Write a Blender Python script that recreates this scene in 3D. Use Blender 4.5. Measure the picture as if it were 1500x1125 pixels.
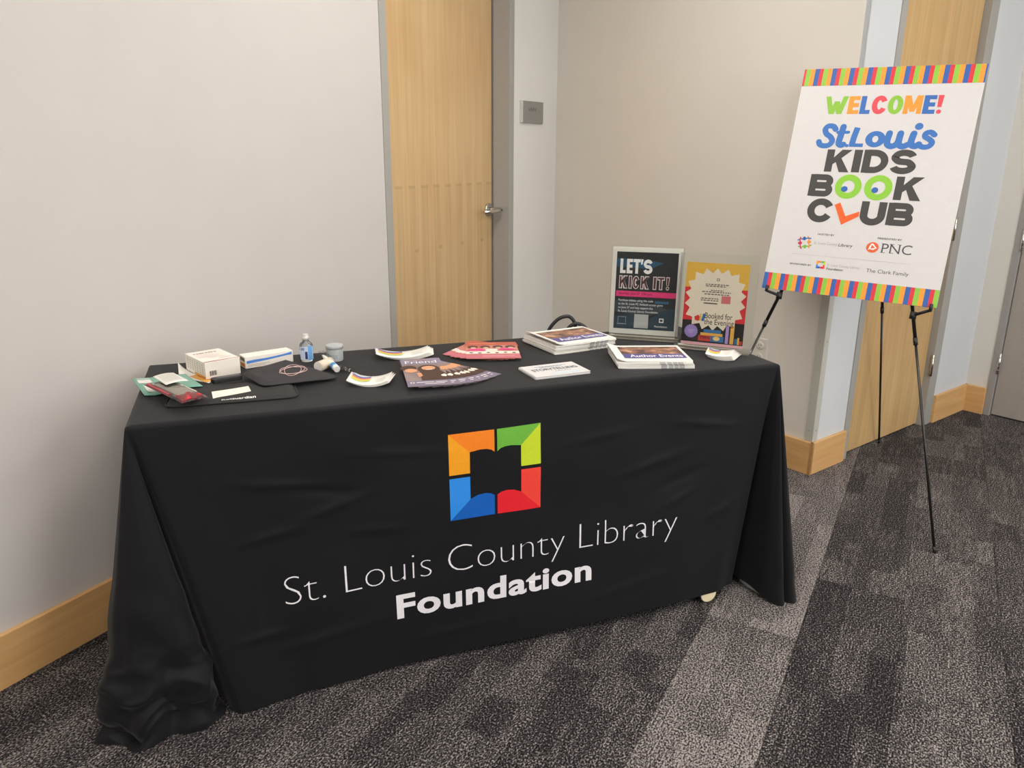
import bpy, bmesh, math, random
from mathutils import Vector, Matrix, noise
random.seed(7)
for o in list(bpy.data.objects): bpy.data.objects.remove(o)
scene = bpy.context.scene
COL = scene.collection
V = Vector
R = math.radians

# ------------------------------------------------------------------ camera
FPX, PITCH, ROLL, CAMH = 1122.6, R(16.48), R(.354), 1.34
fwd = V((0, math.cos(PITCH), -math.sin(PITCH)))
rgt = V((1, 0, 0)); upv = rgt.cross(fwd)
r2 = math.cos(ROLL)*rgt + math.sin(ROLL)*upv
u2 = -math.sin(ROLL)*rgt + math.cos(ROLL)*upv
CAM = V((0, 0, CAMH))
cd = bpy.data.cameras.new('camera'); cam = bpy.data.objects.new('camera', cd); COL.objects.link(cam)
cd.sensor_fit = 'HORIZONTAL'; cd.sensor_width = 36; cd.lens = FPX/1500*36; cd.clip_start = .05
cam.matrix_world = Matrix(((r2.x, u2.x, -fwd.x, 0), (r2.y, u2.y, -fwd.y, 0), (r2.z, u2.z, -fwd.z, CAMH), (0, 0, 0, 1)))
scene.camera = cam

# ------------------------------------------------------------------ world, exposure
w = bpy.data.worlds.new('world'); scene.world = w; w.use_nodes = True
w.node_tree.nodes['Background'].inputs[0].default_value = (.75, .86, 1, 1)
w.node_tree.nodes['Background'].inputs[1].default_value = 1.0
vs = scene.view_settings
vs.view_transform = 'Standard'; vs.look = 'None'; vs.gamma = 1; vs.use_curve_mapping = False
vs.exposure = 0.17
CEIL = 2.74
LAMPS = [(-.30, .8, .55), (1.25, .5, .9), (3.2, .3, .8), (.20, 2.50, 1.0), (-1.5, -1.2, 2.0), (.7, -1.5, 2.3), (3.2, -1.2, 1.3), (2.35, 2.3, .7)]
LAMP_W = 12.8

# ------------------------------------------------------------------ pixel helpers (1500 x 1125)
def ray(x, y): return fwd + (x-750)/FPX*r2 - (y-562.5)/FPX*u2
def px(x, y, z=0.0):
    d = ray(x, y); return CAM + d*((z-CAMH)/d.z)
def pxpl(x, y, p0, n):
    d = ray(x, y); return CAM + d*((p0-CAM).dot(n)/d.dot(n))
def D(deg): return V((math.sin(R(deg)), math.cos(R(deg)), 0))
def frame(o, ex, ey):
    ex = ex.normalized(); ey = (ey - ex*ey.dot(ex)).normalized(); ez = ex.cross(ey)
    return Matrix(((ex.x, ey.x, ez.x, o.x), (ex.y, ey.y, ez.y, o.y), (ex.z, ey.z, ez.z, o.z), (0, 0, 0, 1)))
def frot(o, deg):           # z-rotated frame at o
    return Matrix.Translation(o) @ Matrix.Rotation(R(deg), 4, 'Z')

# ------------------------------------------------------------------ materials
def srgb(c):
    if isinstance(c, str):
        c = [int(c[i:i+2], 16)/255 for i in (0, 2, 4)]
    return tuple((x/12.92 if x <= .04045 else ((x+.055)/1.055)**2.4) for x in c)
MATS = {}
def mat(name, col='808080', rough=.6, var=.05, scale=20, bump=0., metal=0., spec=.5, trans=0., sheen=0., coat=0., alpha=1., stretch=None):
    if name in MATS: return MATS[name]
    m = bpy.data.materials.new(name); m.use_nodes = True
    nt = m.node_tree; b = nt.nodes['Principled BSDF']
    c = srgb(col)
    tc = nt.nodes.new('ShaderNodeTexCoord'); mp = nt.nodes.new('ShaderNodeMapping')
    if stretch: mp.inputs['Scale'].default_value = stretch
    nz = nt.nodes.new('ShaderNodeTexNoise'); nz.inputs['Scale'].default_value = scale; nz.inputs['Detail'].default_value = 3
    rp = nt.nodes.new('ShaderNodeValToRGB')
    rp.color_ramp.elements[0].position = .3; rp.color_ramp.elements[1].position = .7
    rp.color_ramp.elements[0].color = tuple(max(0, x*(1-var)) for x in c)+(1,)
    rp.color_ramp.elements[1].color = tuple(min(1, x*(1+var)) for x in c)+(1,)
    L = nt.links.new
    L(tc.outputs['Object'], mp.inputs[0]); L(mp.outputs[0], nz.inputs['Vector'])
    L(nz.outputs['Fac'], rp.inputs[0]); L(rp.outputs[0], b.inputs['Base Color'])
    b.inputs['Roughness'].default_value = rough; b.inputs['Metallic'].default_value = metal
    b.inputs['Specular IOR Level'].default_value = spec
    b.inputs['Transmission Weight'].default_value = trans
    b.inputs['Sheen Weight'].default_value = sheen
    b.inputs['Coat Weight'].default_value = coat
    b.inputs['Alpha'].default_value = alpha
    if bump:
        bp = nt.nodes.new('ShaderNodeBump'); bp.inputs['Strength'].default_value = 1; bp.inputs['Distance'].default_value = bump
        L(nz.outputs['Fac'], bp.inputs['Height']); L(bp.outputs[0], b.inputs['Normal'])
    MATS[name] = m
    return m
def nodes(name, rough=.6):
    m = bpy.data.materials.new(name); m.use_nodes = True; nt = m.node_tree
    b = nt.nodes['Principled BSDF']; b.inputs['Roughness'].default_value = rough
    MATS[name] = m
    return m, nt, b, nt.links.new
def N(nt, t, **kw):
    n = nt.nodes.new('ShaderNode'+t)
    for k, v in kw.items(): setattr(n, k, v)
    return n
def math_(nt, op, a, b=None, clamp=False):
    n = N(nt, 'Math', operation=op); n.use_clamp = clamp
    for i, s in enumerate((a, b)):
        if s is None: continue
        if isinstance(s, (int, float)): n.inputs[i].default_value = s
        else: nt.links.new(s, n.inputs[i])
    return n.outputs[0]
def mixc(nt, f, a, b, bt='MIX'):
    n = N(nt, 'Mix', data_type='RGBA', blend_type=bt)
    for i, s in ((0, f), (6, a), (7, b)):
        if isinstance(s, (int, float)): n.inputs[i].default_value = s
        elif isinstance(s, tuple): n.inputs[i].default_value = s if len(s) == 4 else s+(1,)
        else: nt.links.new(s, n.inputs[i])
    return n.outputs[2]
def wood(name, c0, c1, leaf=0., joint=None, rough=.38, axis='Z', leafvar=.06):
    """maple veneer: grain along axis, leaves side by side along x"""
    m, nt, b, L = nodes(name, rough)
    tc = N(nt, 'TexCoord'); mp = N(nt, 'Mapping')
    mp.inputs['Scale'].default_value = {'Z': (26, 26, 1.2), 'X': (1.2, 26, 26)}[axis]
    L(tc.outputs['Object'], mp.inputs[0])
    nz = N(nt, 'TexNoise'); nz.inputs['Scale'].default_value = 1.6; nz.inputs['Detail'].default_value = 5; nz.inputs['Distortion'].default_value = .5
    L(mp.outputs[0], nz.inputs['Vector'])
    fac = nz.outputs['Fac']
    nz2 = N(nt, 'TexNoise'); nz2.inputs['Scale'].default_value = 2.5; L(tc.outputs['Object'], nz2.inputs['Vector'])
    fac = math_(nt, 'ADD', math_(nt, 'MULTIPLY', fac, .6), math_(nt, 'MULTIPLY', nz2.outputs['Fac'], .4))
    rp = N(nt, 'ValToRGB'); rp.color_ramp.elements[0].position = .33; rp.color_ramp.elements[1].position = .67
    rp.color_ramp.elements[0].color = srgb(c0)+(1,); rp.color_ramp.elements[1].color = srgb(c1)+(1,)
    L(fac, rp.inputs[0]); col = rp.outputs[0]
    if leaf:
        sx = N(nt, 'SeparateXYZ'); L(tc.outputs['Object'], sx.inputs[0])
        fl = math_(nt, 'FLOOR', math_(nt, 'DIVIDE', sx.outputs[0], leaf/2))
        wn = N(nt, 'TexWhiteNoise', noise_dimensions='1D'); L(fl, wn.inputs['W'])
        alt = math_(nt, 'MODULO', math_(nt, 'ABSOLUTE', fl), 2)
        val = math_(nt, 'ADD', math_(nt, 'MULTIPLY', alt, .7), math_(nt, 'MULTIPLY', wn.outputs['Value'], .3))
        if joint is not None:
            below = math_(nt, 'LESS_THAN', sx.outputs[2], joint)
            val = math_(nt, 'MULTIPLY', val, math_(nt, 'ADD', .22, math_(nt, 'MULTIPLY', below, .78)))
            # small end-grain figure along the veneer joint: short dark dashes, one per leaf pair
            near = math_(nt, 'LESS_THAN', math_(nt, 'ABSOLUTE', math_(nt, 'SUBTRACT', sx.outputs[2], joint+.004)), .006)
            half = math_(nt, 'GREATER_THAN', math_(nt, 'FRACT', math_(nt, 'DIVIDE', sx.outputs[0], leaf)), .45)
            val = math_(nt, 'ADD', val, math_(nt, 'MULTIPLY', math_(nt, 'MULTIPLY', near, half), 1.3))
            kz = math_(nt, 'SUBTRACT', sx.outputs[2], joint-.285)
            kx = math_(nt, 'MULTIPLY', math_(nt, 'SUBTRACT', math_(nt, 'FRACT', math_(nt, 'DIVIDE', sx.outputs[0], leaf*2)), .5), leaf*2)
            kd = math_(nt, 'ADD', math_(nt, 'POWER', math_(nt, 'MULTIPLY', kz, 1.), 2), math_(nt, 'POWER', math_(nt, 'MULTIPLY', kx, .45), 2))
            kn = math_(nt, 'LESS_THAN', kd, .00007)
            val = math_(nt, 'ADD', val, math_(nt, 'MULTIPLY', kn, 1.1))
        hs = N(nt, 'HueSaturation')
        L(math_(nt, 'SUBTRACT', 1.0, math_(nt, 'MULTIPLY', val, leafvar*2)), hs.inputs['Value'])
        L(col, hs.inputs['Color']); col = hs.outputs[0]
    L(col, b.inputs['Base Color'])
    return m

def carpet_material():
    m, nt, b, L = nodes('carpet_loop', .95)
    b.inputs['Specular IOR Level'].default_value = .15
    tc = N(nt, 'TexCoord'); oi = N(nt, 'ObjectInfo')
    off = N(nt, 'VectorMath', operation='MULTIPLY_ADD')
    cb = N(nt, 'CombineXYZ')
    L(math_(nt, 'MULTIPLY', oi.outputs['Random'], 37.), cb.inputs[0]); L(math_(nt, 'MULTIPLY', oi.outputs['Random'], 11.), cb.inputs[1])
    add = N(nt, 'VectorMath', operation='ADD'); L(tc.outputs['Object'], add.inputs[0]); L(cb.outputs[0], add.inputs[1])
    P = add.outputs[0]
    def mapped(s):
        mp = N(nt, 'Mapping'); mp.inputs['Scale'].default_value = s; L(P, mp.inputs[0]); return mp.outputs[0]
    # fine loop speckle
    n1 = N(nt, 'TexNoise'); n1.inputs['Scale'].default_value = 1; n1.inputs['Detail'].default_value = 2; L(mapped((170, 230, 200)), n1.inputs['Vector'])
    # ribs running along the plank, broken up
    n2 = N(nt, 'TexNoise'); n2.inputs['Scale'].default_value = 1; n2.inputs['Detail'].default_value = 1; L(mapped((16, 60, 1)), n2.inputs['Vector'])
    # blocky patches (woven in rectangles)
    def blocks(sc, off_):
        br_ = N(nt, 'TexBrick'); br_.offset = off_; br_.squash = 1
        br_.inputs['Color1'].default_value = (0, 0, 0, 1); br_.inputs['Color2'].default_value = (1, 1, 1, 1)
        br_.inputs['Scale'].default_value = 1; br_.inputs['Mortar Size'].default_value = 0; br_.inputs['Bias'].default_value = 0
        br_.inputs['Brick Width'].default_value = 1.; br_.inputs['Row Height'].default_value = 1.
        L(mapped(sc), br_.inputs['Vector']); q = N(nt, 'SeparateColor'); L(br_.outputs['Color'], q.inputs[0]); return q
    sep = blocks((3.1, 11.5, 1), .37); sep2 = blocks((5.3, 19, 1), .61)
    ribm = math_(nt, 'GREATER_THAN', sep2.outputs[0], .5)
    tone = math_(nt, 'ADD', math_(nt, 'MULTIPLY', sep.outputs[0], .22), math_(nt, 'MULTIPLY', sep2.outputs[0], .10))
    ribs = math_(nt, 'MULTIPLY', math_(nt, 'SUBTRACT', n2.outputs['Fac'], .5), math_(nt, 'ADD', .12, math_(nt, 'MULTIPLY', ribm, .42)))
    sp = math_(nt, 'MULTIPLY', math_(nt, 'SUBTRACT', n1.outputs['Fac'], .5), 3.4)
    sc = N(nt, 'SeparateColor'); L(oi.outputs['Color'], sc.inputs[0])
    base = math_(nt, 'ADD', sc.outputs[0], math_(nt, 'SUBTRACT', tone, .16))
    val = math_(nt, 'ADD', math_(nt, 'ADD', base, ribs), sp, True)
    rp = N(nt, 'ValToRGB')
    e = rp.color_ramp.elements
    e[0].position = 0; e[0].color = srgb('141315')+(1,)
    e[1].position = 1; e[1].color = srgb('a09894')+(1,)
    k = e.new(.45); k.color = srgb('484445')+(1,)
    L(val, rp.inputs[0]); L(rp.outputs[0], b.inputs['Base Color'])
    bp = N(nt, 'Bump'); bp.inputs['Distance'].default_value = .003; bp.inputs['Strength'].default_value = .8
    L(n1.outputs['Fac'], bp.inputs['Height']); L(bp.outputs[0], b.inputs['Normal'])
    return m

def cloth_material():
    m, nt, b, L = nodes('black_polyester', .68)
    b.inputs['Specular IOR Level'].default_value = .22
    b.inputs['Sheen Weight'].default_value = .085; b.inputs['Sheen Roughness'].default_value = .45
    tc = N(nt, 'TexCoord')
    nz = N(nt, 'TexNoise'); nz.inputs['Scale'].default_value = 5; nz.inputs['Detail'].default_value = 4; nz.inputs['Distortion'].default_value = .8
    L(tc.outputs['Object'], nz.inputs['Vector'])
    rp = N(nt, 'ValToRGB'); rp.color_ramp.elements[0].color = srgb('0e0e12')+(1,); rp.color_ramp.elements[1].color = srgb('141418')+(1,)
    L(nz.outputs['Fac'], rp.inputs[0]); L(rp.outputs[0], b.inputs['Base Color'])
    wv = N(nt, 'TexNoise'); wv.inputs['Scale'].default_value = 900; L(tc.outputs['Object'], wv.inputs['Vector'])
    b1 = N(nt, 'Bump'); b1.inputs['Distance'].default_value = .006; b1.inputs['Strength'].default_value = .35; L(nz.outputs['Fac'], b1.inputs['Height'])
    b2 = N(nt, 'Bump'); b2.inputs['Distance'].default_value = .0004; b2.inputs['Strength'].default_value = .5; L(wv.outputs['Fac'], b2.inputs['Height'])
    L(b1.outputs[0], b2.inputs['Normal']); L(b2.outputs[0], b.inputs['Normal'])
    return m
def emit(name, col, s):
    m, nt, b, L = nodes(name)
    nz = N(nt, 'TexNoise'); nz.inputs['Scale'].default_value = 40
    b.inputs['Base Color'].default_value = (.9, .9, .9, 1)
    b.inputs['Emission Color'].default_value = srgb(col)+(1,); b.inputs['Emission Strength'].default_value = s
    return m

M_WALL = mat('wall_paint_warm', 'cac5c1', .75, .012, 6, .0004)
M_WALL2 = mat('wall_paint_white', 'cfd1d3', .7, .012, 6, .0004)
M_STRIP = mat('wall_paint_strip', 'dcdad6', .7, .012, 6, .0004)
M_WALL3 = mat('wall_paint_beige', 'dad5cc', .75, .012, 6, .0004)
M_CEIL = mat('ceiling_tile', 'dedcd6', .9, .04, 120, .001)
M_BASE = wood('baseboard_maple', 'cb9a60', 'dfb47c', axis='X', rough=.42)
M_DOOR = wood('door_maple_veneer', 'caa474', 'd9ba8b', leaf=.1, joint=1.205, leafvar=.065)
M_DOOR2 = wood('door_maple_veneer_light', 'c09a66', 'd4b27e', leaf=.12, leafvar=.04)
M_FRAME = mat('grey_painted_steel', 'a3a19c', .3, .02, 30)
M_FRAME2 = mat('light_grey_painted_steel', '9b9792', .4, .02, 30)
M_GDOOR = mat('grey_beige_laminate', 'a49c94', .5, .02, 30)
M_STEEL = mat('satin_nickel', 'cfcdc8', .22, .04, 60, metal=1)
M_CARPET = carpet_material()
M_CLOTH = cloth_material()
M_BLACKMETAL = mat('black_metal', '141414', .35, .1, 60, spec=.6)
M_BLACKPL = mat('black_plastic', '1b1b1c', .5, .1, 60)
M_WHITE = mat('white_card', 'd3d0cf', .55, .015, 40)
M_PAPER = mat('white_paper', 'e6e3dc', .6, .02, 60)
def clear_mat(name, tint, ior, rough):
    m, nt, b, L = nodes(name)
    fr = N(nt, 'Fresnel'); fr.inputs[0].default_value = ior
    nz = N(nt, 'TexNoise'); nz.inputs['Scale'].default_value = 30
    tr = N(nt, 'BsdfTransparent'); tr.inputs[0].default_value = srgb(tint)+(1,)
    gl = N(nt, 'BsdfGlossy'); gl.inputs['Roughness'].default_value = rough
    mx = N(nt, 'MixShader'); L(fr.outputs[0], mx.inputs[0]); L(tr.outputs[0], mx.inputs[1]); L(gl.outputs[0], mx.inputs[2])
    L(mx.outputs[0], nt.nodes['Material Output'].inputs['Surface'])
    return m
M_ACRYL = clear_mat('clear_acrylic', 'fdfefd', 1.28, .04)
M_PLATE = mat('white_plastic_plate', 'd9d6cd', .4, .02, 60)
def ink(col): return mat('ink_'+col, col, .5, .03, 120, spec=.3)

# ------------------------------------------------------------------ mesh building
ZC = [0]
def zstep():
    ZC[0] += 1; return .000012*(ZC[0] % 24)
class MB:
    def __init__(s): s.v = []; s.f = []; s.m = []; s.sm = []; s.cur = 0; s.smooth = False
    def face(s, idx): s.f.append(idx); s.m.append(s.cur); s.sm.append(s.smooth)
    def add(s, vs, fs):
        k = len(s.v); s.v += [V(p) for p in vs]
        for f in fs: s.face([i+k for i in f])
        return s
    def box(s, x0, x1, y0, y1, z0, z1):
        return s.add([(x0, y0, z0), (x1, y0, z0), (x1, y1, z0), (x0, y1, z0), (x0, y0, z1), (x1, y0, z1), (x1, y1, z1), (x0, y1, z1)],
                     [(3, 2, 1, 0), (4, 5, 6, 7), (0, 1, 5, 4), (1, 2, 6, 5), (2, 3, 7, 6), (3, 0, 4, 7)])
    def prism(s, poly, z0, z1):
        n = len(poly)
        return s.add([(x, y, z0) for x, y in poly]+[(x, y, z1) for x, y in poly],
                     [tuple(range(n-1, -1, -1)), tuple(range(n, 2*n))]+[(i, (i+1) % n, n+(i+1) % n, n+i) for i in range(n)])
    def poly(s, poly, z=0.):
        z += zstep(); return s.add([(x, y, z) for x, y in poly], [tuple(range(len(poly)))])
    def tube(s, pts, r, seg=10, caps=True, closed=False):
        pts = [V(p) for p in pts]; n = len(pts); rr = r if isinstance(r, (list, tuple)) else [r]*n
        k = len(s.v); t0 = (pts[1]-pts[0]).normalized()
        nrm = t0.orthogonal().normalized()
        for i, p in enumerate(pts):
            if closed: t = pts[(i+1) % n]-pts[i-1]
            else: t = pts[min(i+1, n-1)]-pts[max(i-1, 0)]
            t.normalize(); nrm = (nrm-t*nrm.dot(t)).normalized(); bn = t.cross(nrm)
            for j in range(seg):
                a = 2*math.pi*j/seg; s.v.append(p+(nrm*math.cos(a)+bn*math.sin(a))*rr[i])
        sm = s.smooth; s.smooth = True
        for i in range(n if closed else n-1):
            i2 = (i+1) % n
            for j in range(seg): s.face([k+i*seg+j, k+i*seg+(j+1) % seg, k+i2*seg+(j+1) % seg, k+i2*seg+j])
        s.smooth = False
        if caps and not closed:
            s.face([k+j for j in range(seg-1, -1, -1)]); s.face([k+(n-1)*seg+j for j in range(seg)])
        s.smooth = sm
        return s
    def lathe(s, prof, seg=28, cx=0, cy=0):
        k = len(s.v); n = len(prof)
        for r, z in prof:
            for j in range(seg):
                a = 2*math.pi*j/seg; s.v.append(V((cx+r*math.cos(a), cy+r*math.sin(a), z)))
        sm = s.smooth; s.smooth = True
        for i in range(n-1):
            for j in range(seg): s.face([k+i*seg+j, k+i*seg+(j+1) % seg, k+(i+1)*seg+(j+1) % seg, k+(i+1)*seg+j])
        s.smooth = sm
        s.face([k+j for j in range(seg-1, -1, -1)]); s.face([k+(n-1)*seg+j for j in range(seg)])
        return s
    def grid(s, fn, nu, nv, smooth=True, wrap=False):
        k = len(s.v)
        for j in range(nv+1):
            for i in range(nu+(0 if wrap else 1)): s.v.append(V(fn(i/nu, j/nv)))
        sm = s.smooth; s.smooth = smooth; W = nu if wrap else nu+1
        for j in range(nv):
            for i in range(nu):
                i2 = (i+1) % W
                s.face([k+j*W+i, k+j*W+i2, k+(j+1)*W+i2, k+(j+1)*W+i])
        s.smooth = sm
        return s
    def map(s, fn): s.v = [V(fn(p)) for p in s.v]; return s
    def xf(s, m, k=0): s.v = s.v[:k]+[m @ p for p in s.v[k:]]; return s
    def mesh(s, name, mats):
        me = bpy.data.meshes.new(name); me.from_pydata([tuple(p) for p in s.v], [], s.f)
        for m in (mats if isinstance(mats, (list, tuple)) else [mats]): me.materials.append(m)
        me.polygons.foreach_set('material_index', s.m); me.polygons.foreach_set('use_smooth', s.sm); me.update()
        return me
    def build(s, name, mats, parent=None, bevel=0, world=False, solid=0, seg=2):
        if world and parent is not None:
            r = parent
            while r.parent: r = r.parent
            inv = r.matrix_basis.inverted(); s.v = [inv @ p for p in s.v]
        o = bpy.data.objects.new(name, s.mesh(name, mats)); COL.objects.link(o)
        if parent: o.parent = parent
        if solid:
            md = o.modifiers.new('thickness', 'SOLIDIFY'); md.thickness = solid; md.offset = -1
        if bevel:
            md = o.modifiers.new('bevel', 'BEVEL'); md.width = bevel; md.segments = seg; md.limit_method = 'ANGLE'; md.angle_limit = R(40)
        return o
def thing(name, label, cat, mtx=None, group=None):
    o = bpy.data.objects.new(name, None); COL.objects.link(o); o.empty_display_size = .05
    if mtx is not None: o.matrix_basis = mtx
    return tag(o, label, cat, group)
def tag(o, label, cat, group=None):
    o['label'] = label; o['category'] = cat
    if group: o['group'] = group
    return o
def struct(o, label=None, cat=None):
    o['kind'] = 'structure'
    if label: o['label'] = label
    if cat: o['category'] = cat
    return o
def sroot(name, mtx, label, cat):
    o = bpy.data.objects.new(name, None); COL.objects.link(o); o.matrix_basis = mtx
    return struct(o, label, cat)

# ------------------------------------------------------------------ flat lettering
TXT = {}
def textpoly(s, bold=0., shear=0., space=1.):
    key = (s, bold, shear, space)
    if key in TXT: return TXT[key]
    cu = bpy.data.curves.new('t', 'FONT'); cu.body = s; cu.offset = bold; cu.shear = shear; cu.resolution_u = 4; cu.space_character = space
    cu.fill_mode = 'BOTH'
    o = bpy.data.objects.new('t', cu); COL.objects.link(o)
    bpy.context.view_layer.update()
    me = bpy.data.meshes.new_from_object(o.evaluated_get(bpy.context.evaluated_depsgraph_get()))
    vs = [(v.co.x, v.co.y) for v in me.vertices]; fs = [tuple(p.vertices) for p in me.polygons]
    bpy.data.objects.remove(o); bpy.data.curves.remove(cu); bpy.data.meshes.remove(me)
    TXT[key] = (vs, fs); return TXT[key]
def text(mb, s, x0, y0, x1, y1, z=0., bold=0., shear=0., space=1., base=None):
    """letters fitted to the box x0..x1, y0..y1 (whole outline); base='cap' fits baseline..cap height instead"""
    vs, fs = textpoly(s, bold, shear, space)
    xs = [p[0] for p in vs]; ys = [p[1] for p in vs]
    a, c = min(xs), max(xs); b, d = min(ys), max(ys)
    if base == 'cap': b, d = -bold, .729+bold
    mb.add([(x0+(x-a)/(c-a)*(x1-x0), y0+(y-b)/(d-b)*(y1-y0), z) for x, y in vs], fs)
    return mb
def smoothpath(pts, n=8, closed=False):
    out = []; m = len(pts)
    for i in range(m if closed else m-1):
        if closed: p = [pts[(i+k) % m] for k in (-1, 0, 1, 2)]
        else: p = [pts[max(i-1, 0)], pts[i], pts[i+1], pts[min(i+2, m-1)]]
        p = [V(q) for q in p]
        for j in range(n):
            t = j/n
            out.append(.5*((2*p[1])+(p[2]-p[0])*t+(2*p[0]-5*p[1]+4*p[2]-p[3])*t*t+(3*p[1]-p[0]-3*p[2]+p[3])*t**3))
    if not closed: out.append(V(pts[-1]))
    return out
def ribbon(mb, pts, wd, z=0., n=8, closed=False, cap=True, smooth=True):
    P = [V((p[0], p[1], 0)) for p in pts]
    if smooth: P = smoothpath(P, n, closed)
    m = len(P); k = len(mb.v); z += zstep()
    for i, p in enumerate(P):
        t = (P[(i+1) % m]-P[i-1]) if closed else (P[min(i+1, m-1)]-P[max(i-1, 0)])
        t.normalize(); q = V((-t.y, t.x, 0))*wd/2
        mb.v += [p+q+V((0, 0, z)), p-q+V((0, 0, z))]
    for i in range(m if closed else m-1):
        j = (i+1) % m
        mb.face([k+2*i, k+2*i+1, k+2*j+1, k+2*j])
    if cap and not closed:
        for p in (P[0], P[-1]): disc(mb, p.x, p.y, wd/2, z, 10)
    return mb
def disc(mb, cx, cy, r, z=0., n=20, ry=None):
    return mb.poly([(cx+r*math.cos(2*math.pi*i/n), cy+(ry or r)*math.sin(2*math.pi*i/n)) for i in range(n)], z)
def ring(mb, cx, cy, rx, ry, wx, wy, z=0., n=28):
    k = len(mb.v)
    for i in range(n):
        a = 2*math.pi*i/n
        mb.v += [V((cx+rx*math.cos(a), cy+ry*math.sin(a), z)), V((cx+(rx-wx)*math.cos(a), cy+(ry-wy)*math.sin(a), z))]
    for i in range(n):
        j = (i+1) % n; mb.face([k+2*i, k+2*i+1, k+2*j+1, k+2*j][::-1])
    return mb
def rect(mb, x0, y0, x1, y1, z=0.): return mb.poly([(x0, y0), (x1, y0), (x1, y1), (x0, y1)], z)
def refine(mb, mx):
    """split long edges so flat print can follow a soft surface"""
    bm = bmesh.new()
    vs = [bm.verts.new(p) for p in mb.v]
    for f, m in zip(mb.f, mb.m):
        try:
            q = bm.faces.new([vs[i] for i in f]); q.material_index = m
        except ValueError: pass
    bmesh.ops.triangulate(bm, faces=bm.faces[:])
    for _ in range(6):
        es = [e for e in bm.edges if e.calc_length() > mx]
        if not es: break
        bmesh.ops.subdivide_edges(bm, edges=es, cuts=1)
        bmesh.ops.triangulate(bm, faces=[f for f in bm.faces if len(f.verts) > 3])
    bm.verts.index_update()
    mb.v = [v.co.copy() for v in bm.verts]; mb.f = [[v.index for v in f.verts] for f in bm.faces]
    mb.m = [f.material_index for f in bm.faces]; mb.sm = [True]*len(mb.f); bm.free()
    return mb

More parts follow.
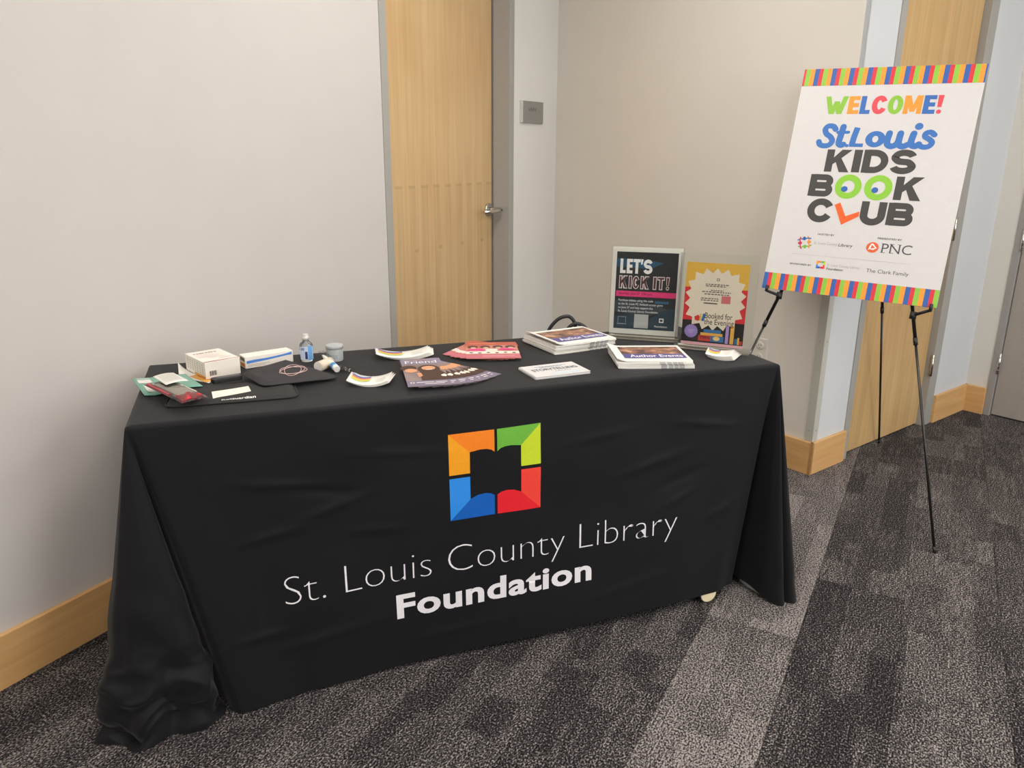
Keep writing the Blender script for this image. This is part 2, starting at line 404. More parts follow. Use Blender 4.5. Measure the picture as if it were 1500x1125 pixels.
def arc(cx, cy, rx, ry, a0, a1, n=16): return [(cx+rx*math.cos(R(a0+(a1-a0)*i/n)), cy+ry*math.sin(R(a0+(a1-a0)*i/n))) for i in range(n+1)]
def glyph(mb, ch, x0, y0, x1, y1, w, z=.0004, flip=False):
    """heavy block letters; flip mirrors y for pages measured downward"""
    k0 = len(mb.v); f0 = len(mb.f); W, H = x1-x0, y1-y0; h = w*.88; xm, ym = (x0+x1)/2, (y0+y1)/2
    P = lambda *p: mb.poly(list(p), z)
    Rc = lambda a, b, c, d: rect(mb, a, b, c, d, z)
    def bowl(xa, ya, xb, yb):
        ry = (yb-ya)/2-h/2; rx = min(ry*1.05, (xb-xa)*.62); cx = xb-w/2-rx; cy = (ya+yb)/2
        ribbon(mb, [(xa, ya+h/2), (cx, ya+h/2)]+arc(cx, cy, rx, ry, -90, 90)[1:]+[(xa, yb-h/2)], w*.94, z, smooth=False, cap=False)
    if ch == 'I': Rc(x0, y0, x1, y1)
    elif ch == 'L': Rc(x0, y0, x0+w, y1); Rc(x0+w, y0, x1, y0+h)
    elif ch == 'E': Rc(x0, y0, x0+w, y1); Rc(x0+w, y0, x1, y0+h); Rc(x0+w, y1-h, x1, y1); Rc(x0+w, ym-h/2, x1-W*.06, ym+h/2)
    elif ch == 'T': Rc(x0, y1-h, x1, y1); Rc(xm-w/2, y0, xm+w/2, y1-h)
    elif ch == 'K':
        Rc(x0, y0, x0+w, y1); P((x0+w, ym-H*.16), (x0+w, ym+H*.14), (x1-w*1.35, y1), (x1, y1), (xm+W*.02, ym+H*.03))
        P((xm-W*.10, ym-H*.02), (x1-w*1.3, y0), (x1, y0), (xm+W*.10, ym+H*.14))
    elif ch == 'D': Rc(x0, y0, x0+w, y1); bowl(x0+w*.5, y0, x1, y1)
    elif ch == 'B': Rc(x0, y0, x0+w, y1); bowl(x0+w*.5, y0, x1, ym+h*.42); bowl(x0+w*.5, ym-h*.42, x1-W*.03, y1)
    elif ch == 'U':
        rx = W/2-w/2; ribbon(mb, [(x0+w/2, y1), (x0+w/2, y0+H*.45)]+arc(xm, y0+H*.42, rx, H*.42-w/2, 180, 360)[1:]+[(x1-w/2, y1)], w, z, smooth=False, cap=False)
    elif ch == 'O': ring(mb, xm, ym, W/2, H/2, w, h, z)
    elif ch == 'C': ribbon(mb, arc(xm, ym, W/2-w/2, H/2-w/2, 28, 332, 28), w, z, smooth=False, cap=False)
    elif ch == 'S':
        a, b = W/2-w/2, H/4-w*.25
        up = arc(xm, y1-w/2-b, a*.94, b, 12, 180, 12)[:-1] ; lo = arc(xm, y0+w/2+b, a, b, 0, -168, 12)[1:]
        ribbon(mb, up+[(x0+w/2, y1-w/2-b*1.15), (xm-a*.55, ym+b*.12), (xm, ym), (xm+a*.55, ym-b*.12), (x1-w/2, y0+w/2+b*1.15)]+lo, w*.96, z, smooth=True, n=3, cap=False)
    elif ch in 'WM':
        t, b = (y1, y0) if ch == 'W' else (y0, y1); q = w*.98; mid = b+(t-b)*(.72 if ch == 'W' else .80)
        if ch == 'W':
            for xa, xb, ya, yb in ((x0, x0+W*.24, t, b), (x0+W*.24, xm-q*.35, b, mid), (xm-q*.35, x0+W*.58, mid, b), (x0+W*.58, x1-q, t if 0 else b, t)):
                P((xa, ya), (xa+q, ya), (xb+q, yb), (xb, yb)) if True else 0
        else:
            Rc(x0, y0, x0+q*.95, y1); Rc(x1-q*.95, y0, x1, y1)
            P((x0, y1), (x0+q*1.15, y1), (xm+q*.45, y0+H*.12), (xm-q*.45, y0+H*.12)); P((x1-q*1.15, y1), (x1, y1), (xm+q*.45, y0+H*.12), (xm-q*.45, y0+H*.12))
    elif ch == '!': P((x0+W*.12, y0+H*.36), (x1-W*.18, y0+H*.36), (x1, y1), (x0, y1)); disc(mb, xm, y0+W*.45, W*.45, z, 14)
    elif ch == "'": P((x0+W*.1, y1-H*.36), (x1-W*.35, y1-H*.36), (x1, y1), (x0, y1))
    if flip:
        for i in range(k0, len(mb.v)): mb.v[i].y = y0+y1-mb.v[i].y
        for i in range(f0, len(mb.f)): mb.f[i] = mb.f[i][::-1]
    return mb

# ================================================================== SETTING
dA, nA = D(27.9), D(117.9)          # left wall runs along dA, faces nA
dB, nB = D(52.1), D(142.1)          # sign strip / wood door wall, faces nB
dC, nC = D(-37.9), D(-127.9)        # beige wall runs along dC, faces nC (= -dB)
UP = V((0, 0, 1))
A0 = px(0, 1014) - nA*.016           # plaster plane of the left wall
def onA(x, y): return pxpl(x, y, A0, nA)
kA = lambda x, y=100: (onA(x, y)-A0).dot(dA)
WH = CEIL
def wallbox(name, p0, d, n, l0, l1, z0, z1, m, th=.12, label=None, root=None):
    mb = MB().box(l0, l1, -th, 0, z0, z1)
    mtx = frame(p0, d, n)            # local x along wall, y = room side, z = +-up
    if mtx.col[2].z < 0:             # keep z up
        mb = MB().box(l0, l1, 0, th, z0, z1); mtx = frame(p0, d, -n)
    if root is not None:
        mb.xf(mtx); return mb.build(name, m, root, world=True)
    o = mb.build(name, m); o.matrix_basis = mtx
    return struct(o, label, 'wall')

# --- floor and carpet planks (25 cm planks parallel to the left wall)
fl = MB().box(-6, 9, -5, 9, -.06, -.006).build('floor', M_CARPET)
fl.color = (.40, .4, .4, 1)
struct(fl, 'dark grey patterned carpet floor under and around the draped table', 'floor')
dP, nP = D(28.9), D(118.9)
PW, PL = .262, 1.05
P0 = A0 + nA*(.016+1.245)
plank = MB().box(.0008, PL-.0008, .0006, PW-.0006, -.006, 0).mesh('carpet_plank', M_CARPET)
tones = {0: .30, 1: .60, 2: .27, 3: .40, 4: .27, -1: .33, -2: .38, -3: .31, -4: .35, -5: .31}
for r in range(-6, 12):
    for c in range(-3, 7):
        o = bpy.data.objects.new('carpet_plank', plank); COL.objects.link(o)
        sh = (r*.37 % 1)*PL
        p = P0 + nP*(r*PW) + dP*(c*PL + sh - .2)
        if p.y > 6.2 or p.x > 5.5 or p.x < -4: bpy.data.objects.remove(o); continue
        o.matrix_basis = frame(p, dP, -nP) @ Matrix.Rotation(math.pi, 4, 'X') if False else Matrix(((dP.x, nP.x, 0, p.x), (dP.y, nP.y, 0, p.y), (0, 0, 1, 0), (0, 0, 0, 1)))
        t = tones.get(r, .33) + random.uniform(-.05, .05)
        if c >= 2: t = t*.6 + .15
        o.color = (t, t, t, 1); o.parent = fl
cl = MB().box(-6, 9, -5, 9, CEIL, CEIL+.05).build('ceiling', M_CEIL); struct(cl, 'white tiled ceiling over the room', 'ceiling')

# --- left wall with door_1
k_fl, k_fr = kA(557), kA(752)                      # outer edges of the steel frame
k_ol, k_or = kA(566.5), kA(745.5)                  # opening
DH = 2.24
wl = wallbox('wall_left', A0, dA, nA, -3.6, k_fl, 0, WH, M_WALL, label='warm white painted wall left of the wood door')
wallbox('wall_over_door', A0, dA, nA, k_fl, k_fr, DH+.05, WH, M_WALL, root=wl)
def local_frame(p, d, n):
    """x along d, z up, y pointing INTO the room or out of it so the frame is right handed; returns (matrix, sign of room side on y)"""
    m = frame(p, d, UP.cross(d)); s = 1 if UP.cross(d).dot(n) > 0 else -1
    return m, s
def baseboard(name, p0, d, n, l0, l1, label, th=.016, h=.15):
    m, s = local_frame(p0, d, n)
    o = MB().box(l0, l1, min(0, s*th), max(0, s*th), 0, h).build(name, M_BASE, bevel=.0025); o.matrix_basis = m
    return struct(o, label, 'baseboard')
baseboard('baseboard_left', A0, dA, nA, -3.6, k_fl-.002, 'maple baseboard along the left wall behind the table')
def pf(s, y): return (min(0, s*y), max(0, s*y))
def door(name, p0, d, n, f0, o0, o1, f1, rec, wood_m, frame_m, label, slab_t=.044, dh=DH, stop=.0):
    """steel frame f0..f1 around the opening o0..o1, slab recessed by rec"""
    m, s = local_frame(p0, d, n)
    root = sroot(name, m, label, 'door')
    mb = MB()
    fp = s*.006
    for a, b in ((f0, o0), (o1, f1)): mb.box(a, b, min(fp, -s*.13), max(fp, -s*.13), 0, dh+.05)
    mb.box(o0, o1, min(fp, -s*.13), max(fp, -s*.13), dh, dh+.05)
    mb.build('door_frame', frame_m, root, bevel=.002)
    y0, y1 = sorted((-s*rec, -s*(rec+slab_t)))
    MB().box(o0+.003, o1-.003, y0, y1, .008, dh-.003).build('door_slab', wood_m, root, bevel=.0015)
    return root, m, s
# slab: recessed so the right reveal shows
d1, m1, s1 = door('door_1', A0, dA, nA, k_fl, k_ol, k_or, k_fr, .10, M_DOOR, M_FRAME, 'maple veneer door with lever handle in grey steel frame')
# frame stop strip beside the slab
so = d1
REC = .10
slabp = A0 - nA*REC
kz = lambda x, y: (pxpl(x, y, slabp, nA)-A0).dot(dA)
k_se = kz(726.5, 300)                                # visible right edge of the slab
MB().box(k_se, k_or, *sorted((-s1*.088, -s1*.145)), 0, DH).build('door_stop', M_FRAME, d1, bevel=.002)
# lever
lp = pxpl(714.5, 307, slabp, nA); lx = (lp-A0).dot(dA); lz = lp.z
lv = MB(); yb = -s1*REC
def yy(t): return yb + s1*t
mbl = MB().lathe([(.034, 0), (.034, .008), (.030, .011), (.012, .012)], 32)
mbl.xf(Matrix.Translation((lx, yb, lz)) @ Matrix.Rotation(-s1*math.pi/2, 4, 'X'))
lever = mbl.build('lever_rosette', M_STEEL, d1)
MB().tube([(lx, yy(.01), lz), (lx, yy(.066), lz)], .0125, 16).build('lever_neck', M_STEEL, d1)
MB().tube([(lx+.016, yy(.068), lz), (lx, yy(.072), lz), (lx-.06, yy(.074), lz-.001), (lx-.15, yy(.064), lz-.004)], [.0115, .013, .0115, .0095], 16).build('lever_handle', M_STEEL, d1)
MB().lathe([(.004, 0), (.004, .002)], 12).xf(Matrix.Translation((lx+.004, yy(.084), lz)) @ Matrix.Rotation(-s1*math.pi/2, 4, 'X')).build('keyhole', M_BLACKPL, d1)

# --- sign strip, beige wall, outer corner, wall with door_2, far wall with door_3
Cb = px(1185, 697)                                   # baseboard outer corner on the floor
BT = .016
OC = Cb - nB*BT - nC*BT                              # plaster outer corner
S0 = A0 + dA*k_fr
# inner corner: intersection of strip line (S0,dB) with beige line (OC,dC)
IC = pxpl(814.5, 200, OC, nC); IC.z = 0
off = (IC-OC).dot(dC)
dS = (IC-S0).normalized(); st_len = (IC-S0).length
nS = V((dS.y, -dS.x, 0))
ws = wallbox('wall_strip', S0, dS, nS, 0, st_len, 0, WH, M_STRIP, label='narrow cool white wall strip holding the small room plate')
be_len = off
wb = wallbox('wall_beige', OC, dC, nC, 0, be_len, 0, WH, M_WALL3, label='beige wall behind the acrylic sign holders and easel', th=.04)
baseboard('baseboard_beige', OC, dC, nC, -BT, be_len, 'maple baseboard at the foot of the beige wall')
baseboard('baseboard_strip', S0, dS, nS, .01, st_len-BT, 'maple baseboard at the foot of the narrow white strip')
kB = lambda x, y, c=0.: (pxpl(x, y, OC - nB*c, nB)-OC).dot(dB)
b_fl, b_ol = kB(1322, 0), kB(1330, 0)
b_or, b_fr = kB(1453.5, 0, .0), kB(1464.5, 0)
ICB = px(1408, 600) - nB*BT                          # far inner corner
b_ic = (ICB-OC).dot(dB) + BT*.9
wd = wallbox('wall_right_return', OC, dB, nB, .001, b_fl, 0, WH, M_WALL2, label='short cool white wall return beside the far wood door', th=.12)
wallbox('wall_over_door', OC, dB, nB, b_fl, b_fr, DH+.05, WH, M_WALL2, root=wd)
wallbox('wall_segment', OC, dB, nB, b_fr, b_ic, 0, WH, M_WALL2, root=wd)
baseboard('baseboard_return', OC, dB, nB, -BT, b_fl+.004, 'maple baseboard wrapping the wall corner by the easel')
baseboard('baseboard_far', OC, dB, nB, b_fr+.012, b_ic, 'maple baseboard in the far corner beside the grey door')
d2, m2, s2 = door('door_2', OC, dB, nB, b_fl, b_ol, b_or, b_fr, .028, M_DOOR2, M_FRAME, 'maple veneer door behind the welcome sign easel')
def hinge(root, x, y, z, s, h=.114):
    o = MB().tube([(x, y, z-h/2), (x, y, z+h/2)], .0075, 12).build('hinge', M_STEEL, root)
    MB().box(x+.004, x+.034, *sorted((y-s*.006, y-s*.003)), z-h/2, z+h/2).build('hinge_leaf', M_STEEL, o)
    for k in (-.032, 0, .032): MB().lathe([(.004, 0), (.003, .0015)], 8).xf(Matrix.Translation((x+.02, y-s*.003, z+k)) @ Matrix.Rotation(-s*math.pi/2, 4, 'X')).build('screw', M_FRAME, o)
for (hx, hy) in ((1406, 334), (1373, 532)):
    p = pxpl(hx, hy, OC, nB); hinge(d2, b_or-.002, s2*.004, p.z, s2)
# far wall (wall_right) with the grey door
FC = OC + dB*b_ic
dF, nF = -dC, -dB                                   # runs toward the camera's right
f0 = (px(1440, 606)-FC).dot(dF); f1 = (px(1452, 607)-FC).dot(dF)
wr = wallbox('wall_right', FC, dF, nF, 0, f0, 0, WH, M_WALL3, label='off white wall between the far corner and grey door')
fd = f1 + .92
wallbox('wall_over_door', FC, dF, nF, f0, fd+.05, DH+.05, WH, M_WALL3, root=wr)
wallbox('wall_segment', FC, dF, nF, fd+.05, 7.2, 0, WH, M_WALL3, root=wr)
baseboard('baseboard_right', FC, dF, nF, 0, f0, 'short maple baseboard beside the grey door frame')
baseboard('baseboard_right', FC, dF, nF, fd+.05, 7.2, 'maple baseboard along the right wall beyond the grey door')
d3, m3, s3 = door('door_3', FC, dF, nF, f0, f1, fd, fd+.05, .012, M_GDOOR, M_FRAME2, 'grey laminate door at the right edge of the room')
for (hx, hy) in ((1466, 533), (1499, 352)):
    p = pxpl(hx, hy, FC, nF)
    o = MB().tube([(f1+.002, s3*.004, p.z-.057), (f1+.002, s3*.004, p.z+.057)], .0075, 12).build('hinge', M_STEEL, d3)
    for k in (-.034, -.011, .012, .034): MB().tube([(f1+.002, s3*.004, p.z+k-.001), (f1+.002, s3*.004, p.z+k+.001)], .0084, 12).build('knuckle_joint', M_FRAME, o)
# rear walls close the room behind the camera; daylight comes through a window in the rear wall
RA = A0 - dA*3.6; RR = FC + dF*7.2
dr = (RR-RA).normalized(); nr = V((-dr.y, dr.x, 0)); nr = nr if nr.y > 0 else -nr
RL = (RR-RA).length
w0, w1 = RL*.56, RL*.92
wk = wallbox('wall_rear', RA, dr, nr, -.1, w0, 0, WH, M_WALL, label='warm white wall behind the camera')
wallbox('wall_segment', RA, dr, nr, w1, RL+.1, 0, WH, M_WALL, root=wk)
wallbox('wall_sill', RA, dr, nr, w0, w1, 0, .8, M_WALL, root=wk)
wallbox('wall_header', RA, dr, nr, w0, w1, 2.45, WH, M_WALL, root=wk)
mw, sw = local_frame(RA, dr, nr)
win = sroot('window_1', mw, 'wide window in the wall behind the camera', 'window')
fr = MB()
for k in range(5):
    x = w0 + (w1-w0)*k/4; fr.box(x-.03, x+.03, *sorted((-sw*.09, -sw*.03)), .8, 2.45)
fr.box(w0, w1, *sorted((-sw*.09, -sw*.03)), .8, .86); fr.box(w0, w1, *sorted((-sw*.09, -sw*.03)), 2.39, 2.45)
fr.build('window_frame', M_FRAME, win)
al = bpy.data.lights.new('window_daylight', 'AREA'); al.shape = 'RECTANGLE'; al.size = (w1-w0)*.95; al.size_y = 1.5; al.energy = 95; al.color = (.90, .95, 1)
lo = bpy.data.objects.new('window_daylight', al); COL.objects.link(lo)
lo.matrix_basis = frame(RA + dr*((w0+w1)/2) + UP*1.62 - nr*.14, dr, UP) @ (Matrix.Rotation(math.pi, 4, 'Y') if dr.cross(UP).dot(nr) > 0 else Matrix.Identity(4))

# --- ceiling troffers (the room's lamps)
M_LAMP = emit('lamp_diffuser', 'fff3e2', 4.0)
for i, (x, y, k_) in enumerate(LAMPS):
    t = thing('ceiling_light', 'recessed ceiling light panel over the room', 'light', frot(V((x, y, CEIL)), -28+90), 'recessed ceiling light panels')
    fm = MB()
    for b in ((-.61, .61, -.305, -.28), (-.61, .61, .28, .305), (-.61, -.585, -.28, .28), (.585, .61, -.28, .28)): fm.box(*b, -.012, -.001)
    fm.build('light_frame', M_PLATE, t)
    MB().box(-.585, .585, -.28, .28, -.008, -.003).build('diffuser', M_LAMP, t)
    a = bpy.data.lights.new('troffer', 'AREA'); a.shape = 'RECTANGLE'; a.size = 1.15; a.size_y = .55; a.energy = LAMP_W*k_; a.color = (1, .988, .972)
    ao = bpy.data.objects.new('troffer_lamp', a); COL.objects.link(ao); ao.parent = t; ao.location = (0, 0, -.02)

# --- wall fittings
mS, sS = local_frame(S0, dS, nS)
def onS(x, y): p = pxpl(x, y, S0 + nS*.012, nS); return (p-S0).dot(dS), p.z
x0, zt0 = onS(766, 147); x1, _ = onS(796, 150); _, zb0 = onS(766, 179.5)
pl = thing('room_plate', 'square grey room plate mounted on the narrow white wall strip', 'sign', mS @ Matrix.Translation((x0, sS*.0002, zb0)))
W_, H_ = x1-x0, zt0-zb0
MB().box(0, W_, *sorted((0, sS*.012)), 0, H_).build('plate', mat('plate_grey', '8b8984', .45, .02), pl, bevel=.001)
MB().box(-.012, .0, *sorted((0, sS*.014)), 0, H_).build('plate_edge_lit', mat('plate_edge_lit', 'c9c7c2', .35, .02), pl)  # paler colour stands in for light catching the plate's left side
lt = MB()
mS2 = Matrix(((1, 0, 0, 0), (0, 0, -sS if sS > 0 else 1, sS*.0126), (0, 1, 0, 0), (0, 0, 0, 1)))
for i, (a, hgt) in enumerate(((.30, .10), (.38, .14), (.44, .12), (.52, .15), (.60, .13))):
    rect(lt, W_*a, H_*.56, W_*(a+.03), H_*(.56+hgt))
lt.map(lambda p: (p.x, sS*.0128, p.y))
lt.build('raised_character', ink('5c5b58'), pl)

# outlet on the beige wall
mC, sC = local_frame(OC, dC, nC)
p = pxpl(1114, 514, OC, nC); ox = (p-OC).dot(dC)
ot = thing('wall_outlet', 'white electrical outlet plate low on the beige wall', 'outlet', mC @ Matrix.Translation((ox, sC*.0002, p.z)))
MB().box(-.037, .037, *sorted((0, sC*.006)), -.06, .06).build('cover_plate', M_PLATE, ot, bevel=.002)
for zc in (-.026, .026):
    q = MB().lathe([(.017, 0), (.017, .003), (.015, .004)], 20).xf(Matrix.Translation((0, sC*.005, zc)) @ Matrix.Rotation(-sC*math.pi/2, 4, 'X')).build('receptacle', M_PLATE, ot)
    for xx in (-.006, .006): MB().box(xx-.001, xx+.001, *sorted((sC*.008, sC*.0095)), zc-.002, zc+.006).build('slot', M_BLACKPL, q)
    MB().lathe([(.0022, 0), (.0022, .001)], 8).xf(Matrix.Translation((0, sC*.0088, zc-.009)) @ Matrix.Rotation(-sC*math.pi/2, 4, 'X')).build('slot', M_BLACKPL, q)

# vinyl corner guard on the outer wall corner
M_GUARD = mat('vinyl_corner_guard', 'bdbcb3', .35, .02, 30)
cg = MB(); g = .034
k0 = MB()
poly = [OC + dC*g, OC + dC*g + nC*.003, OC + nC*.003 + nB*.003, OC + dB*g + nB*.003, OC + dB*g]
poly = [(q.x, q.y) for q in poly]
cg.prism(poly, .151, 1.30)
c0 = sroot('trim_1', Matrix.Translation(OC), 'pale vinyl corner guard on the wall corner above baseboard', 'corner guard')
cg.build('guard_strip', M_GUARD, c0, world=True)
for zc in (.20, .60, 1.0):
    for q, n in ((OC + dC*.018, nC), (OC + dB*.018, nB)):
        MB().lathe([(.004, 0), (.003, .002)], 10).xf(frame(q + UP*zc + n*.003, UP, n.cross(UP))).build('screw', M_FRAME, c0, world=True)

# ================================================================== TABLE AND CLOTH
ZT = .757
dU = D(70.6); dV = D(160.6)                           # along the front edge / toward the camera
TA = px(181, 626, ZT)                                  # front left top corner
TL = (px(1141, 532.5, ZT)-TA).dot(dU); TW = .567
TM = Matrix(((dU.x, dV.x, 0, TA.x), (dU.y, dV.y, 0, TA.y), (0, 0, -1, 0), (0, 0, 0, 1)))
def tw(u, v, z): p = TA + dU*u + dV*v; return V((p.x, p.y, z))
troot = thing('folding_table', 'long flip top table on casters hidden under the black cloth', 'table', frot(tw(TL/2, -TW/2, 0), 90-70.6))
def tbox(name, u0, u1, v0, v1, z0, z1, m, parent=troot, bevel=.002):
    mb = MB().box(0, 1, 0, 1, 0, 1)
    mb.map(lambda p: tw(u0+(u1-u0)*p.x, v1+(v0-v1)*p.y, z0+(z1-z0)*p.z))
    return mb.build(name, m, parent, bevel=bevel, world=True)
M_LAM = mat('table_laminate', 'b9b4ab', .45, .03)
M_LEG = mat('silver_leg', 'a9aaac', .35, .03, metal=.6)
tbox('tabletop', .012, TL-.012, -TW+.012, -.012, ZT-.035, ZT-.006, M_LAM)
CU, CV = None, None
cp = px(1040, 886); CU = (cp-TA).dot(dU); CV = (cp-TA).dot(dV)
FB = CU + .0
for u in (.16, CU-.035):
    leg = MB().tube([tw(u, -TW/2, .07), tw(u, -TW/2, ZT-.035)], .025, 16).build('leg', M_LEG, troot, world=True)
    tbox('foot_bar', u-.02, u+.02, -TW+.03, -.035, .055, .08, M_LEG)
MB().tube([tw(.16, -TW/2, .55), tw(CU-.035, -TW/2, .55)], .018, 12).build('crossbar', M_LEG, troot, world=True)
def caster(u, v):
    c = MB().tube([tw(u, v-.010, .031), tw(u, v+.010, .031)], .030, 28).build('caster', mat('caster_tread', '1d1b19', .6), troot, world=True)
    MB().tube([tw(u, v+.0095, .031), tw(u, v+.0125, .031)], .0265, 28).build('wheel_hub', mat('cream_nylon', 'e6d9b4', .45, .03), c, world=True)
    MB().tube([tw(u, v, .035), tw(u, v, .06)], .008, 10).build('caster_stem', M_LEG, c, world=True)
for u in (.16, CU):
    for v in (.004 if u > 1 else -.09, -TW+.05): caster(u, v)
MB().tube(smoothpath([px(1087, 848, .012), px(1100, 858, .012), px(1119, 868, .012)], 5), .011, 10).build('foot_tip', mat('pale_grey_foot', 'a5a6a8', .5, .03), troot, world=True)

# ---- the black throw: top, four hanging sides, corner folds, puddle at the left front corner
L_, W_T = TL, TW
ctl = [((0, -TW), (-.002, -TW), .02, 0), ((0, -.38), (-.02, -.39), .015, 0), ((0, -.18), (-.05, -.25), .01, .2),
       ((0, -.05), (-.085, -.16), 0, .6), ((0, -.01), (-.122, -.07), 0, 1), ((0, 0), (-.137, .01), 0, 1), ((0, 0), (-.112, .075), 0, 1),
       ((0, 0), (-.055, .110), 0, 1), ((0, 0), (.02, .112), 0, 1), ((0, 0), (.09, .098), 0, 1), ((.002, 0), (.133, .070), 0, .95),
       ((.003, 0), (.140, .035), 0, .6), ((.005, 0), (.118, -.02), 0, .2), ((.008, 0), (.122, -.035), 0, 0), ((.012, 0), (.148, .015), 0, 0),
       ((.016, 0), (.162, .060), .002, 0), ((.024, 0), (.180, .074), .003, 0)]
def hemz(s): return .003 + .012*min(1, s*2) + .022*max(0, (s-.55)/.45)
def hemv(s):
    pts = [(0, .074), (.12, .045), (.3, .022), (.65, .024), (.85, .026), (.95, .018), (1, -.004)]
    for (a, b), (c, d) in zip(pts, pts[1:]):
        if s <= c: f = (s-a)/(c-a); f = f*f*(3-2*f); return b+(d-b)*f
    return pts[-1][1]
UT0, UT1, UF0, UF1 = .024, TL-.025, .180, 1.662
for i in range(1, 40):
    s = i/40; ctl.append(((UT0+(UT1-UT0)*s, 0), (UF0+(UF1-UF0)*s, hemv(s)), hemz(s), 0))
ctl += [((TL-.025, 0), (1.662, -.004), .037, 0), ((TL-.015, 0), (1.668, -.020), .036, 0), ((TL-.012, 0), (1.668, -.065), .036, 0),
        ((TL-.008, 0), (1.700, -.085), .034, 0), ((TL-.005, 0), (1.726, .0), .03, 0), ((TL-.002, 0), (1.742, .065), .012, 0),
        ((TL, 0), (1.768, .106), .002, .12), ((TL, 0), (1.786, .112), .002, .12), ((TL, 0), (1.798, .080), .002, .1), ((TL, 0), (1.812, .108), .0, .12), ((TL, 0), (1.826, .110), 0, .15), ((TL, 0), (1.850, .088), .0, .15), ((TL, 0), (1.870, .045), 0, .1),
        ((TL, -.02), (1.862, -.03), 0, 0), ((TL, -.1), (1.82, -.12), .005, 0), ((TL, -.3), (1.785, -.31), .01, 0), ((TL, -TW), (1.766, -TW), .02, 0)]
for i in range(1, 12): ctl.append(((TL*(1-i/12), -TW), (TL*(1-i/12), -TW-.002), .02, 0))
def resample(c, step=.0062):
    out = []; n = len(c)
    for i in range(n):
        a, b = c[i], c[(i+1) % n]
        d = max(math.dist(a[1], b[1]), math.dist(a[0], b[0])*.7); k = max(1, int(round(d/step)))
        for j in range(k):
            f = j/k
            out.append([a[0][q]+(b[0][q]-a[0][q])*f for q in (0, 1)]+[a[1][q]+(b[1][q]-a[1][q])*f for q in (0, 1)]+[a[2]+(b[2]-a[2])*f, a[3]+(b[3]-a[3])*f])
    return out
per = resample(ctl)
for _ in range(5):                                      # soften fold edges
    n = len(per); per = [[.25*per[i-1][k]+.5*per[i][k]+.25*per[(i+1) % n][k] for k in range(6)] for i in range(n)]
def prof_interp(keys, t):
    for a, b in zip(keys, keys[1:]):
        if t <= b[0]:
            f = (t-a[0])/(b[0]-a[0]); return [a[k]+(b[k]-a[k])*f for k in (1, 2)]
    return list(keys[-1][1:])
POOL = [(0, 0, 1), (.74, .84, .215), (.80, .93, .150), (.85, .985, .105), (.875, .975, .082), (.90, .915, .062), (.925, .90, .052), (.95, .955, .036), (.975, 1.01, .016), (1, 1.055, .002)]
def wrinkle(u, z):
    q = V((u*3.2, z*4.0, 3.1)); a = noise.noise(q)*.006 + noise.noise(q*2.3+V((5, 1, 0)))*.003
    # pressed fold creases of the packed cloth
    for (cu, cz, ln, ang, am, wd) in CREASE:
        du, dz = u-cu, z-cz; x = du*math.cos(ang)+dz*math.sin(ang); y = -du*math.sin(ang)+dz*math.cos(ang)
        a += am*math.exp(-(y/wd)**2)*math.exp(-(x/ln)**2)
    return a
CREASE = [(.33, .575, .10, -.15, .0045, .012), (.42, .545, .08, -.25, -.004, .014), (.15, .62, .012, 0, .0025, .06), (.45, .50, .09, .25, .0045, .012), (.30, .45, .08, .15, .004, .012),
          (1.35, .50, .10, .2, .005, .014), (1.45, .44, .08, .3, -.004, .014), (1.52, .60, .10, -.15, .004, .012), (1.44, .38, .06, .4, .004, .012), (.24, .19, .06, 0.05, .006, .012), (.24, .24, .012, 0, .004, .05),
          (.40, .15, .12, .1, .0035, .014), (.75, .085, .14, .05, .004, .014), (.55, .42, .08, -.1, .003, .012), (1.62, .33, .08, .35, .006, .014), (.93, .05, .012, 0, .003, .06), (1.18, .60, .09, .12, .003, .012), (.62, .62, .10, -.1, .003, .012), (1.28, .12, .12, .2, .004, .014)]
ROWS = 130
def skirt_point(c, t):
    tu, tv, fu, fv, zh, wl = c
    zt = ZT-.010
    rad, zz = t, zt + (zh-zt)*t
    if wl > 0:
        r_, z_ = prof_interp(POOL, t)
        rad = rad*(1-wl)+r_*wl; zz = zz*(1-wl)+(z_*zt)*wl
    u = tu+(fu-tu)*rad; v = tv+(fv-tv)*rad
    if wl > .05 and t > .4:
        g = wl*min(1, (t-.4)/.4)
        q = V((u*9, v*9, zz*14)); nv_ = noise.noise_vector(q)
        u += nv_.x*.018*g; v += nv_.y*.018*g
        if wl > .5 and t > .62:
            th = math.atan2(v+.02, u); g2 = wl*min(1, (t-.62)/.2)
            k2 = .010*math.sin(3*th+1.1)*g2 + .012*math.sin(7*th+2.0)*g2 + .016*(.5-abs(noise.noise(V((u*13, v*13, zz*22)))*2))*g2
            u += math.cos(th)*k2; v += math.sin(th)*k2
            if t > .80: zz += (.020*math.sin(4*th+.6+9*t) + .012*math.sin(9*th-7*t))*min(1, (t-.80)*9)*(max(0, (1-t))*14 if t > .93 else 1)*wl
        if t > .84: zz = max(.002, zz + nv_.z*.030*g*min(1, (t-.84)*8)*(1 if t < .985 else .1))
        if .05 < u < .5: u = min(u, .150)
    return u, v, zz
def front_v(u, z):
    """surface of the front panel: v for table coordinates u, z"""
    zt = ZT-.010; s = .5
    for _ in range(4):
        t = min(1, max(0, (zt-z)/(zt-hemz(s))))
        s = min(1, max(0, (u-((1-t)*UT0+t*UF0))/((1-t)*(UT1-UT0)+t*(UF1-UF0))))
    return t*hemv(s) + wrinkle(u, z)*min(1, t*6)*min(1, (1-t)*4+.25)*min(1, s*12)*min(1, (1-s)*12)
mb = MB(); mb.smooth = True; n = len(per)
rings = []
for ins, dz in ((.014, 0), (.004, .0015), (.0012, .0045)):
    rings.append([(min(max(c[0], ins), TL-ins), max(min(c[1], -ins), -TW+ins), ZT-dz) for c in per])
